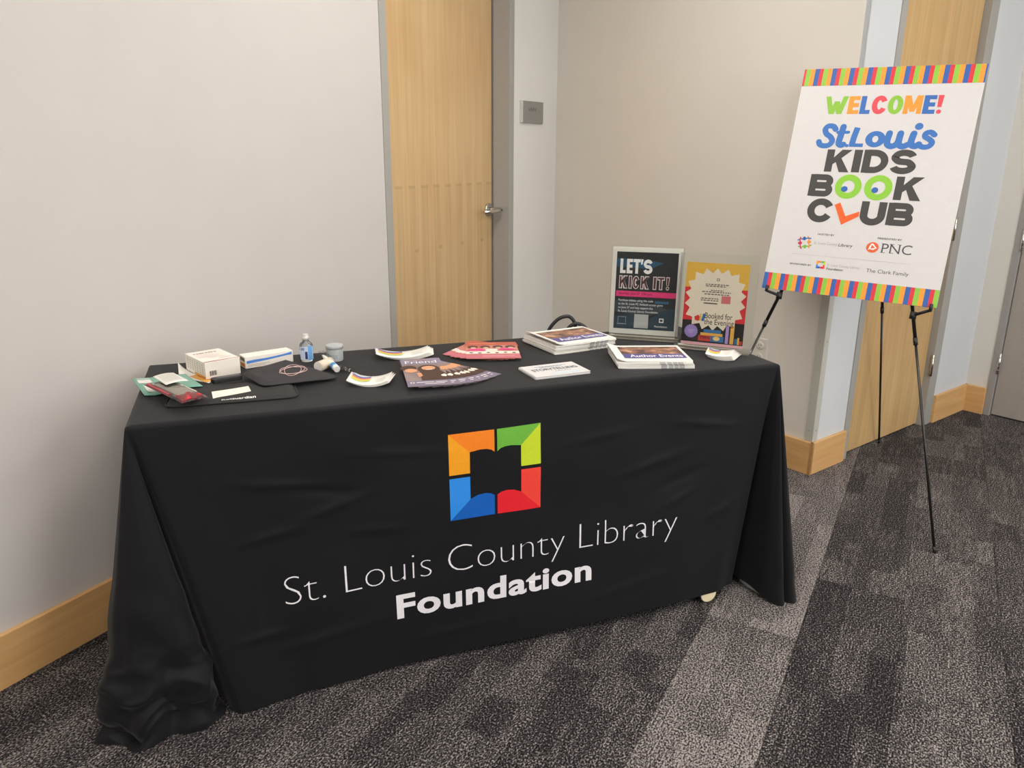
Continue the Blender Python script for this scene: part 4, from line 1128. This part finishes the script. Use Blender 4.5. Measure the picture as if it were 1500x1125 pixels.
# ---- fanned brochures with group photo ("Friend")
def brochure(o, W, H, top, kind):
    """origin top left corner, x right, y DOWN the page is -y"""
    MB().box(0, W, -H, 0, 0, .0014).build('cover', M_DUSK if kind == 'friend' else picture_mat('printed_photo_rose', ['a8524a', 'bf6a5c', 'c98a78', 'b87f72'], 18, 2.), o)
    z = .0018
    def q(mb, n, m): mb.map(lambda p: (p.x*W, -p.y*H, p.z)); return mb.build(n, m, o)
    def el(mb, cx, cy, rx, ry, z): return mb.poly([(cx+rx*math.cos(a*.3927), cy-ry*math.sin(a*.3927)) for a in range(16)], z)
    if kind == 'friend':
        q(prect(MB(), .0, .82, 1, 1, .0016), 'title_band', ink('7d7488'))
        q(prect(MB(), .0, .0, 1, .22, .0016), 'sky_area', ink('877f92'))
        mb = MB()
        el(mb, .14, .36, .20, .095, .0018); el(mb, .62, .42, .27, .16, .0018); mb.poly([(.36, .82), (.38, .52), (.50, .46), (.85, .46), (1, .62), (1, .82)], .00185)
        q(mb, 'hair_and_clothing_shape', ink('4a3530'))
        mb = MB(); el(mb, .18, .46, .15, .075, .0021); el(mb, .62, .385, .17, .075, .0021); mb.poly([(.32, .72), (.30, .56), (.40, .55), (.42, .66)], .0021)
        q(mb, 'skin_shape', ink('d39a76'))
        q(prect(MB(), .55, .435, .70, .450, .0023), 'smile_shape', ink('eee3d6'))
        q(MB().poly([(.84, .66), (.94, .62), (.99, .67), (.95, .72), (.86, .70)], .0021), 'highlight_shape', ink('eee3d6'))
        q(MB().poly([(.90, .46), (.90, .36), (.97, .33), (1, .36), (1, .46), (.95, .49)], .0021), 'skin_shape', ink('d39a76'))
        mb = MB(); ptext(mb, 'Friend', .10, .085, .88, .19, .0022, -.004); q(mb, 'lettering', ink('efebee'))
        q(prect(MB(), .26, .05, .68, .066, .0022), 'printed_heading', ink('b98f8c'))
        mb = MB()
        for y, x0, x1 in ((.88, .22, .62), (.88, .66, .92), (.93, .40, .85)): prect(mb, x0, y, x1, y+.018, .0022)
        for x0, y0, x1, y1 in ((.08, .865, .17, .873), (.08, .905, .17, .913), (.08, .873, .10, .905), (.15, .873, .17, .905)): prect(mb, x0, y0, x1, y1, .0022)
        q(mb, 'fine_print', ink('e7e0e2'))
    else:
        q(prect(MB(), 0, 0, 1, .2, .0016), 'title_band', ink('b5604f'))
        q(prect(MB(), .08, .07, .6, .12, .0019), 'printed_heading', ink('cf7d68'))
        mb = MB()
        for k in range(4): el(mb, .14+.24*k, .31, .10, .09, .0018)
        q(mb, 'hair_shape', ink('5a4440'))
        mb = MB()
        for k in range(4): el(mb, .15+.24*k, .38, .055, .055, .0020)
        q(mb, 'skin_shape', ink('d8ad97'))
        mb = MB(); mb.poly([(.02, .55), (.10, .44), (.32, .44), (.38, .56)], .0021); mb.poly([(.62, .52), (.68, .42), (.88, .42), (.95, .52)], .0021); q(mb, 'pink_shirt_shape', ink('e0478c'))
        mb = MB(); prect(mb, .0, .58, 1, .74, .0018); prect(mb, .38, .44, .60, .58, .0018); q(mb, 'white_shape', ink('ead9cd'))
        mb = MB()
        for k in range(6): el(mb, .1+.16*k, .67+.02*(k % 2), .035, .03, .0021)
        q(mb, 'dark_shape', ink('6a4a48'))
        q(prect(MB(), 0, .78, 1, 1, .0019), 'rose_band', ink('c4707c'))
        mb = MB(); prect(mb, .3, .84, .9, .87, .0022); prect(mb, .3, .90, .7, .92, .0022); q(mb, 'fine_print', ink('d99aa0'))
TLp, BLp_, TRp = px(586, 533.5, ZT), px(598, 574, ZT), px(641, 528, ZT)
fw = (TRp-TLp).length; fh = (BLp_-TLp).length
base = ang_of(-(BLp_-TLp))-90
NF = 7
piv = TLp + (BLp_-TLp)*.06 + (TRp-TLp)*.25
def fan(n, W, H, TLw, base, step, pivl, kind, names, group, dz=.0019, z0=.0006):
    """copy 0 lies at the bottom, the last on top and unrotated; each lower one turns by step about pivl (local)"""
    proto = None
    for i in range(n):
        a = step*(n-1-i) + random.uniform(-1, 1)*(0 if i == n-1 else 1)
        M = Matrix.Translation(V((TLw.x, TLw.y, ZT+z0+i*dz))) @ Matrix.Rotation(R(base), 4, 'Z') @ Matrix.Translation(V(pivl)) @ Matrix.Rotation(R(a), 4, 'Z') @ Matrix.Translation(-V(pivl))
        lab = names[0] if i == n-1 else (names[1] if i == 0 else ORD[n-1-i]+' from the top, '+names[2])
        if proto is None:
            o = thing('brochure', lab, 'brochure', M, group); brochure(o, W, H, i == n-1, kind); proto = o
        else:
            o = thing('brochure', lab, 'brochure', M, group)
            for ch in list(proto.children):
                c = ch.copy(); COL.objects.link(c); c.parent = o
fan(7, fw, fh, TLp, base, 6.6, (fw*.3, -fh*.05, 0), 'friend', ('topmost brown and mauve brochure of the front fan reading Friend', 'lowest rightmost brochure of the brown front fan', 'brown and mauve brochure in the middle of the front fan'), 'fanned Friend brochures')
TLq, TRq, BRq = px(681, 507, ZT), px(755, 506, ZT), px(788, 528.5, ZT)
pw = (TRq-TLq).length; ph_ = (BRq-TRq).length
fan(6, pw, ph_, TLq, ang_of(TRq-TLq), -6.0, (pw*.9, -ph_*.1, 0), 'rose', ('topmost rose coloured brochure of the rear fan', 'lowest leftmost brochure of the rose rear fan', 'rose coloured brochure in the middle of the rear fan'), 'fanned rose brochures')

# ---- curled bookmark stickers, three piles
def sticker(o, W, H, bend, arc=True, top=True):
    r = (W/2)/math.sin(min(1.5, bend)) if bend > .02 else 1e3
    def f(a, b, k=0.):
        th = (a-.5)*2*bend*.5; rr = W/bend
        return V((rr*math.sin(th), (b-.5)*H, rr*(1-math.cos(th))+k))
    MB().grid(lambda a, b: f(a, b), 18, 3).build('card', M_PAPER, o, solid=.0009)
    if not top: return
    for i, (c, r0) in enumerate((('3f6fc0', .40), ('d9776a', .31), ('efc35a', .23), ('c9d872', .16))):
        g = MB()
        if arc == 2:
            g.grid(lambda a, b: f(.06+.44*a, .82-i*.13+.11*b-.16*(1-(2*a-1)**2), .0014), 14, 2)
        else:
            g.grid(lambda a, b: f(.22+.05*i+.16*a, .78-i*.15+.13*b, .0012), 6, 2)
        g.build('rainbow_arc', ink(c), o)
    g = MB()
    for y in (.25, .42, .58):
        g.grid(lambda a, b: f(.66+.2*a, y+.03*b, .0012), 4, 1)
    g.build('fine_print', ink('b9bcb4'), o)
def pile(pxc, ang, W, H, bend, n, da, labels, group, arc, dx=.012):
    c = px(*pxc, ZT)
    for i in range(n):
        a = ang - da*(n-1-i)
        off = V((math.cos(R(ang)), math.sin(R(ang)), 0))*dx*(n-1-i)
        o = thing('sticker', labels[0] if i == n-1 else ORD[n-1-i]+' from the top, '+labels[1], 'sticker', frot(V((c.x, c.y, ZT+.0012+i*.0022))+off, a), group)
        sticker(o, W, H, bend, arc, i == n-1)
pile((590, 523), 12, .165, .080, .75, 4, 1.6, ('topmost curled white rainbow sticker standing alone at the table rear before the wood door', 'curled white sticker fanned under the rear rainbow sticker'), 'curled stickers at table rear', 2, .004)
pile((542, 560.5), 2, .115, .085, .95, 3, 2.5, ('topmost curled white sticker with blue and red marks left of the Friend brochures', 'curled white sticker beneath the one left of the Friend brochures'), 'curled stickers left of the brochures', 2, .003)
pile((1054, 523), -20, .080, .085, .55, 6, 2, ('topmost white rainbow sticker in front of the yellow poster holder', 'white sticker in the pile in front of the yellow poster holder'), 'curled stickers by the poster holder', 2, .003)

# ---- black cable loops
cb = thing('cable', 'thick black cable looped upright behind the newsletter stack', 'cable', Matrix.Translation(px(835, 491, ZT)))
cy0 = px(830, 489.5, ZT)
def loop(pts_px, name):
    pl_n = V((0, -1, 0)); pts = [pxpl(x, y, cy0, pl_n) for x, y in pts_px]
    return MB().tube(smoothpath(pts, 6), .0062, 12).build(name, M_BLACKPL, cb, world=True)
loop([(799, 496), (806, 480), (817, 468), (828, 463.5), (836, 465), (842, 474), (845, 492)], 'cable_loop')
cy0 = px(838, 490.5, ZT)
loop([(826, 494), (831, 483), (838, 476), (846, 474), (855, 478), (863, 487), (867, 492)], 'cable_loop')

# ---- left end: boxes, packets, pouches, bottle
def pbox(name, label, cat, m, f_l, f_r, depth_px, z0, h):
    """box from pixel corners: front-left corner f_l, front-right f_r, and a pixel on the left rear edge"""
    a, b, c = px(*f_l, z0), px(*f_r, z0), px(*depth_px, z0)
    ex = b-a; ey = UP.cross(ex.normalized()); dp = (c-a).dot(ey)
    o = thing(name, label, cat, frame(a, ex, ey))
    MB().box(0, ex.length, 0, dp, 0, h).build('carton', m, o, bevel=.001)
    return o, ex.length, dp
M_BOX = mat('box_card', 'f0e9df', .55, .015, 40)
zb = ZT+.0035
bx, bw, bd_ = pbox('test_kit_box', 'white cardboard box with red print and barcode at the left end', 'box', M_BOX, (302, 556), (353, 546.5), (259, 543.5), zb, .046)
mb = MB()
for k in range(8): rect(mb, .012+k*bw*.085, bd_*.74, .012+k*bw*.085+bw*(.05+.012*(k % 3)), bd_*.82, .0463)
mb.build('printed_heading', ink('a98b86'), bx)
mb = MB()
for i, (y, x0, x1) in enumerate(((.62, .1, .6), (.52, .1, .75), (.44, .1, .65), (.36, .3, .8), (.25, .55, .9), (.18, .5, .85))): rect(mb, x0*bw, y*bd_-.0012, x1*bw, y*bd_+.0012, .0463)
mb.build('fine_print', ink('d5bdb4'), bx)
mb = MB(); mb.poly([(.0, .001), (bw*.98, .001), (bw*.98, .004), (bw*.3, .0075), (0, .0075)], .0463); mb.build('printed_stripe', ink('a8484c'), bx)
mb = MB()
for i in range(9): mb.box(bw*.12+i*.0022, bw*.12+i*.0022+(.0012 if i % 3 else .0018), -.0003, -.0001, .008, .021)
mb.build('barcode', ink('4a4644'), bx)
mb = MB()
for i in range(7):
    y0 = bd_*(.12+.12*i); 
    for k in range(5): mb.box(-.0003, -.0001, y0, y0+.004, .010+k*.006, .0135+k*.006)
mb.build('fine_print', ink('b3a89b'), bx)
MB().box(-.0003, -.0001, 0, bd_*.55, .001, .007).build('orange_band', ink('e0a04c'), bx)

b2, w2, dd2 = pbox('bandage_box', 'flat white box with blue wave behind the black tablet sleeve', 'box', M_BOX, (360, 540.5), (430, 529.5), (357, 534.5), ZT+.0004, .034)
mb = MB()
pts = [(.03, .020), (.2, .0215), (.45, .0215), (.65, .0235), (.85, .026), (.97, .029)]
lo_ = [(.97, .021), (.85, .0205), (.65, .018), (.45, .0155), (.2, .0135), (.03, .012)]
mb.add([(x*w2, -.0004, z+.002) for x, z in pts]+[(x*w2, -.0004, z+.002) for x, z in lo_], [tuple(range(12))[::-1]])
mb.build('blue_wave', ink('4f86d6'), b2)
mb = MB()
for z, x0, x1 in ((.010, .05, .5), (.006, .05, .4)): mb.add([(x0*w2, -.0004, z-.001), (x1*w2, -.0004, z-.001), (x1*w2, -.0004, z+.001), (x0*w2, -.0004, z+.001)], [(0, 1, 2, 3)])
mb.build('fine_print', ink('cfc4b6'), b2)
mb = MB(); mb.box(-.0004, -.0001, .004, dd2*.8, .020, .030); mb.cur = 1; mb.box(-.0004, -.0001, .004, dd2*.8, .004, .014)
mb.build('end_label', [ink('6f6a66'), ink('d98c3e')], b2)
def sheet(name, label, cat, m, quad, z, th=.0008, lift=None):
    c = [px(*q, z) for q in quad]; ctr = sum(c, V((0, 0, 0)))/4
    o = thing(name, label, cat, Matrix.Translation(ctr))
    def f(a, b):
        p = (c[0]*(1-a)+c[1]*a)*(1-b)+(c[3]*(1-a)+c[2]*a)*b
        return p + UP*(lift(a, b) if lift else 0)
    MB().grid(f, 12, 10).build('sheet', m, o, world=True, solid=th)
    return o, f
sheet('instruction_sheet', 'white folded sheet curling from under the cardboard box', 'paper', M_PAPER, [(262, 552), (306, 561), (322, 549), (262, 541)], ZT+.0012, lift=lambda a, b: .020*max(0, (.3-a)/.3)**2*b)
sheet('paper_strip', 'orange and white paper strip under the cardboard box', 'paper', ink('dca252'), [(278, 551), (301, 560), (318, 556), (292, 548)], ZT+.0024, .0005)
tp, tf = sheet('teal_packet', 'teal sealed packet with white labels at the left table edge', 'packet', mat('teal_foil', '74ab98', .35, .04, 30), [(212, 581), (298, 574), (272, 550), (193, 556)], ZT+.0020, .0012, lift=lambda a, b: .004*max(0, .35-a)/.35 + .016*min(1, max(0, (a-.2)/.35))*(1-b*.7))
def decal(root, f, a0, b0, a1, b1, m, name, off=.0010, nu=4): return MB().grid(lambda a, b: f(a0+(a1-a0)*a, b0+(b1-b0)*b)+UP*off, nu, nu).build(name, m, root, world=True)
decal(tp, tf, .06, .66, .30, .86, M_PAPER, 'white_label'); decal(tp, tf, .10, .16, .26, .54, M_PAPER, 'white_label'); decal(tp, tf, .08, .88, .3, .97, ink('a9c4ba'), 'printed_strip')
for b in (.2, .3, .4): decal(tp, tf, .30, b, .46, b+.04, ink('a4cbbd'), 'fine_print')

# lower black zip pouch
def pouch(name, label, cat, corners, zc, th, m, sag=.0):
    c = [px(*q, zc) for q in corners]; ctr = sum(c, V((0, 0, 0)))/4
    o = thing(name, label, cat, Matrix.Translation(V((ctr.x, ctr.y, zc))))
    def plan(a, b):
        k = .10   # rounded corners
        x = 2*a-1; y = 2*b-1
        s = 1-.06*(abs(x)**6*abs(y)**6)
        x, y = x*s, y*s; a, b = (x+1)/2, (y+1)/2
        return (c[0]*(1-a)+c[1]*a)*(1-b)+(c[3]*(1-a)+c[2]*a)*b
    def hgt(a, b):
        e = min(1, min(a, 1-a)*14)*min(1, min(b, 1-b)*9); e = math.sqrt(max(0, 1-(1-e)**2))
        return th*e*(1+.18*noise.noise(V((a*4, b*3, th*100)))) + sag*noise.noise(V((a*2.2, b*2, 7)))*.5
    f = lambda a, b: plan(a, b)+UP*(max(hgt(a, b), .0008)+.0006)
    s = MB(); s.grid(f, 40, 26); s.grid(lambda a, b: plan(a, 1-b)+UP*.0004, 40, 26)
    s.build('pouch_body', m, o, world=True)
    pipe = [plan(a, 0) for a in [i/20 for i in range(21)]]+[plan(1, i/12) for i in range(1, 13)]+[plan(1-i/20, 1) for i in range(1, 21)]+[plan(0, 1-i/12) for i in range(1, 12)]
    MB().tube([p+UP*.0035 for p in pipe], .0028, 8, closed=True).build('edge_piping', m, o, world=True)
    return o, f
M_NEO = mat('black_neoprene', '323131', .75, .08, 200, .0003, spec=.3)
M_SLEEVE = mat('black_canvas', '3b393a', .8, .08, 300, .0003, spec=.25)
p_, pf_ = pouch('zip_pouch', 'black zip pouch with white label lying at the front left table corner', 'pouch', [(240, 599), (438, 583), (428, 560), (256, 573)], ZT, .013, M_NEO)
def pxl(f, x, y):
    """pouch parameters a, b of the surface point seen at pixel x, y"""
    a = b = .5
    for _ in range(40):
        def pr(a, b):
            v = f(a, b)-CAM; z = v.dot(fwd); return 750+FPX*v.dot(r2)/z, 562.5-FPX*v.dot(u2)/z
        p0 = pr(a, b); pa = pr(a+.01, b); pb = pr(a, b+.01)
        j = ((pa[0]-p0[0])*100, (pb[0]-p0[0])*100, (pa[1]-p0[1])*100, (pb[1]-p0[1])*100)
        dt = j[0]*j[3]-j[1]*j[2]; ex_, ey_ = x-p0[0], y-p0[1]
        a += .7*(j[3]*ex_-j[1]*ey_)/dt; b += .7*(-j[2]*ex_+j[0]*ey_)/dt
        a = min(.98, max(.02, a)); b = min(.98, max(.02, b))
    return a, b
def bquad(f, quad): return [pxl(f, *q) for q in quad]
q4 = bquad(pf_, [(312, 584.6), (368, 573.6), (363.8, 566), (310, 574.5)])
MB().grid(lambda x, y: pf_(*bil(q4, x, y))+UP*.0012, 10, 6).build('white_label', ink('f2eedd'), p_, world=True)
q5 = bquad(pf_, [(325, 591), (375, 584), (374.5, 579.5), (324.5, 586)])
mb = MB(); text(mb, 'RoGuardian', 0, 0, 1, 1, 0, .02); mb.map(lambda p: pf_(*bil(q5, p.x, p.y))+UP*.0013); mb.build('lettering', ink('e9e7e3'), p_, world=True)
q6 = bquad(pf_, [(313.5, 592.5), (321.5, 591.5), (321, 587.5), (313, 588.5)])
mb = MB()
for x0, y0, x1, y1 in ((0, 0, 1, .3), (0, .7, 1, 1), (0, .3, .25, .7), (.75, .3, 1, .7)): rect(mb, x0, y0, x1, y1)
mb.map(lambda p: pf_(*bil(q6, p.x, p.y))+UP*.0013); mb.build('emblem', ink('e9e7e3'), p_, world=True)
# reader device on the pouch
a, b = px(312, 561, ZT+.016), px(356, 554, ZT+.016); ex = b-a
dv = thing('reader_device', 'slim black handheld device lying between white box and zip pouch', 'device', frame(a, ex, UP.cross(ex.normalized())))
l_ = ex.length
MB().prism([(0, .004), (.004, 0), (l_-.004, 0), (l_, .004), (l_, .022), (l_-.006, .028), (.006, .028), (0, .022)], -.004, .008).build('device_body', M_BLACKPL, dv, bevel=.002)
MB().box(.012, l_-.004, .006, .022, .0078, .0092).build('grip_inlay', mat('grey_grip', '5a5858', .6), dv, bevel=.0005)
# upper sleeve with ring drawing, resting on the pouch
cs_ = [(386, 565), (497, 553), (418, 528), (354, 548)]
cz = [ZT+.021, ZT+.008, ZT+.008, ZT+.021]
cw = [px(*q, z) for q, z in zip(cs_, cz)]
ctr = sum(cw, V((0, 0, 0)))/4
sv = thing('tablet_sleeve', 'flat black sleeve with pale scribbled ring lying on the zip pouch', 'sleeve', Matrix.Translation(ctr))
def sl_(a, b, k=0.):
    x, y = 2*a-1, 2*b-1; s = 1-.05*(abs(x)**6*abs(y)**6); a, b = (x*s+1)/2, (y*s+1)/2
    p = (cw[0]*(1-a)+cw[1]*a)*(1-b)+(cw[3]*(1-a)+cw[2]*a)*b
    e = min(1, min(a, 1-a)*16)*min(1, min(b, 1-b)*16)
    return p + UP*(k*e + .002*noise.noise(V((a*3, b*3, 2))))
s = MB(); s.grid(lambda a, b: sl_(a, b, .008), 30, 30); s.grid(lambda a, b: sl_(a, 1-b, -.0008), 30, 30)
s.build('sleeve_body', M_SLEEVE, sv, world=True)
ef = [sl_(i/20, 0) for i in range(21)]+[sl_(1, i/20) for i in range(1, 21)]+[sl_(1-i/20, 1) for i in range(1, 21)]+[sl_(0, 1-i/20) for i in range(1, 20)]
MB().tube(ef, .0022, 8, closed=True).build('edge_piping', M_SLEEVE, sv, world=True)
fs_ = lambda a, b: sl_(a, b, .008)
sc_ = [pxl(fs_, *q) for q in ((409, 546), (449, 541.5), (429, 534.5), (429, 551))]
c0 = pxl(fs_, 429, 543); 
ea = V((sc_[1][0]-sc_[0][0], sc_[1][1]-sc_[0][1]))/2; eb = V((sc_[2][0]-sc_[3][0], sc_[2][1]-sc_[3][1]))/2
mb = MB()
for ph, k1, k2 in ((0, .62, .95), (.5, 1.0, .62), (-.5, .95, .62)):
    pts = []
    for i in range(48):
        t = 2*math.pi*i/48; r_ = 1+.07*math.sin(3*t+ph*4)
        x, y = k1*r_*math.cos(t+ph), k2*r_*math.sin(t+ph*.6)
        pts.append(fs_(c0[0]+ea.x*x+eb.x*y, c0[1]+ea.y*x+eb.y*y)+UP*.0012)
    mb.tube(pts, .0009, 5, closed=True)
mb.build('scribbled_ring', ink('d9b8b4'), sv, world=True)

# clear packet with red item and folded white leaflet
M_FILM = clear_mat('clear_film', 'ececec', 1.7, .12)
ca, cb_ = px(232, 561, ZT+.027), px(286, 586, ZT+.025); ex = cb_-ca; ey = UP.cross(ex.normalized()); lw = ex.length
pk = thing('sample_packet', 'clear plastic packet with red contents resting on the teal packet', 'packet', frame(ca, ex, ey))
def film(a, b, sgn):
    x, y = a, 2*b-1
    e = (1-abs(2*a-1)**6)*(1-y**4)
    nzv = noise.noise(V((a*14, b*12, 1)))*.0022
    return (a*lw*1.06-.01, y*.033, sgn*(.008*e)+nzv)
s = MB(); s.grid(lambda a, b: film(a, b, 1), 30, 16); s.grid(lambda a, b: film(a, 1-b, -1), 30, 16); s.build('film_bag', M_FILM, pk)
mb = MB(); random.seed(3)
for k in range(4): 
    pts = [V((lw*(.76+.05*k)+.006*math.sin(i*1.1), -.024+.008*i, .001+.003*math.cos(i*1.7+k))) for i in range(7)]
    mb.tube(smoothpath(pts, 3), .0042, 8)
mb.build('red_coil', ink('c8323c'), pk)
MB().box(.0, lw*.62, -.030, -.021, -.003, .0045).build('red_strip', ink('c04a54'), pk, bevel=.001)
MB().box(.02, lw*.74, -.020, .030, -.003, .005).build('beige_card', ink('d9d2c4'), pk, bevel=.001)
lf_, lff = sheet('leaflet', 'small white printed leaflet lying on the clear packet', 'leaflet', M_PAPER, [(243, 563.5), (276, 557.5), (254, 546), (224, 551.5)], ZT+.039, .0012, lift=lambda a, b: .003*math.sin(a*3))
for b in (.2, .32, .44, .56, .68, .8): decal(lf_, lff, .12, b, .88, b+.035, ink('c9c7bf'), 'fine_print', .0009, 3)

# sanitizer bottle
c = px(450, 529.5, ZT)
bo = thing('sanitizer_bottle', 'small clear sanitizer bottle with blue label at table rear', 'bottle', frot(V((c.x, c.y, ZT+.0004)), 12))
def oval(prof, kx=1., ky=.62, n=32):
    mb = MB(); mb.lathe(prof, n); mb.map(lambda p: (p.x*kx, p.y*(ky if p.z < .056 else 1 if p.z > .062 else ky+(1-ky)*(p.z-.056)/.006), p.z)); return mb
oval([(.016, 0), (.0195, .002), (.0195, .050), (.017, .056), (.010, .061), (.0085, .064), (.0085, .068)]).build('bottle_body', mat('clear_pet', 'eef3f8', .06, .01, 20, trans=.92), bo)
MB().lathe([(.0105, .066), (.0105, .074), (.0098, .075), (.0085, .075), (.0085, .081), (.0075, .083)], 24).build('flip_cap', mat('translucent_cap', 'e9e6e0', .3, .02, trans=.25), bo)
def lab(a0, a1, z0, z1, m, name, k=.0004):
    mb = MB().grid(lambda a, b: ((.0195+k)*math.cos(a0+(a1-a0)*a), (.0195+k)*.62*math.sin(a0+(a1-a0)*a), z0+(z1-z0)*b), 14, 2); return mb.build(name, m, bo)
lab(R(-150), R(-20), .008, .047, ink('c9d5ea'), 'label'); lab(R(-75), R(-32), .006, .049, ink('6fa9e0'), 'label_blue_stripe', .0007); lab(R(-100), R(-80), .010, .032, ink('33406f'), 'label_mark', .001); lab(R(-135), R(-105), .036, .044, ink('8a93b8'), 'label_mark', .001)
# frosted jar
c = px(491, 527.5, ZT)
ja = thing('frosted_jar', 'small frosted clear jar standing behind the wrapped tube', 'jar', Matrix.Translation(V((c.x, c.y, ZT+.0004))))
MB().lathe([(.0235, 0), (.0245, .002), (.0245, .036), (.0240, .037)], 32).build('jar_body', mat('frosted_plastic', 'dfe3e4', .35, .02, trans=.55), ja)
MB().lathe([(.0252, .0365), (.0252, .046), (.0245, .047)], 32).build('jar_lid', mat('frosted_lid', 'd5d8da', .35, .02, trans=.35), ja)
mb = MB()
for i, z in enumerate((.010, .014, .018)): mb.grid(lambda a, b: (.0249*math.cos(R(-110+50*a)), .0249*math.sin(R(-110+50*a)), z+.0015*b), 6, 1)
mb.build('fine_print', ink('a7b0b4'), ja)
# tape roll / cup lying on its side
c1, c2 = px(466, 537.5, ZT+.0155), px(484, 530.5, ZT+.0155)
ro = thing('bandage_roll', 'beige bandage roll lying on its side beside the bottle', 'roll', Matrix.Translation(V((c1.x, c1.y, ZT))))
MB().tube([c1, c2], .0148, 28).build('roll_body', mat('beige_gauze', 'd8cbb8', .85, .08, 200, .0005), ro, world=True)
dd = (c1-c2).normalized(); MB().tube([c1+dd*.0006, c1-dd*.004], [.0135, .0135], 28).build('white_core', M_PAPER, ro, world=True)
# wrapped tube
t0, t1 = px(473, 521, ZT+.026), px(494, 541, ZT+.012)
tu = thing('wrapped_tube', 'white tube in crinkled clear wrap leaning across the bandage roll', 'tube', Matrix.Translation(V((t1.x, t1.y, ZT))))
d_ = t1-t0
MB().tube([t0+d_*(i/6) for i in range(7)], [.003, .006, .0075, .0085, .009, .0095, .009], 16).build('tube_body', M_PAPER, tu, world=True)
MB().tube([t0+d_*.72, t0+d_*.86], .0100, 16).build('blue_band', ink('4f93c8'), tu, world=True)
e0, e1 = px(490, 538, ZT+.012), px(513, 541, ZT+.008); ex = e1-e0
mb = MB().grid(lambda a, b: (a*ex.length, (b-.5)*.036*(1-.1*a)+.004*noise.noise(V((a*9, b*8, 3))), .006+.010*noise.noise(V((a*11, b*9, 0)))), 18, 12)
mb.xf(frame(V((e0.x, e0.y, ZT+.006)), ex, UP.cross(ex.normalized()))); mb.build('crinkled_wrap', M_FILM, tu, world=True)
f0_, f1_ = px(470, 514, ZT+.03), px(480, 524, ZT+.022); ex = f1_-f0_
mb = MB().grid(lambda a, b: (a*ex.length, (b-.5)*.022+.003*noise.noise(V((a*9, b*8, 5))), .006*noise.noise(V((a*11, b*9, 4)))), 10, 8)
mb.xf(frame(f0_, ex, UP.cross(ex.normalized()))); mb.build('crinkled_wrap', M_FILM, tu, world=True)
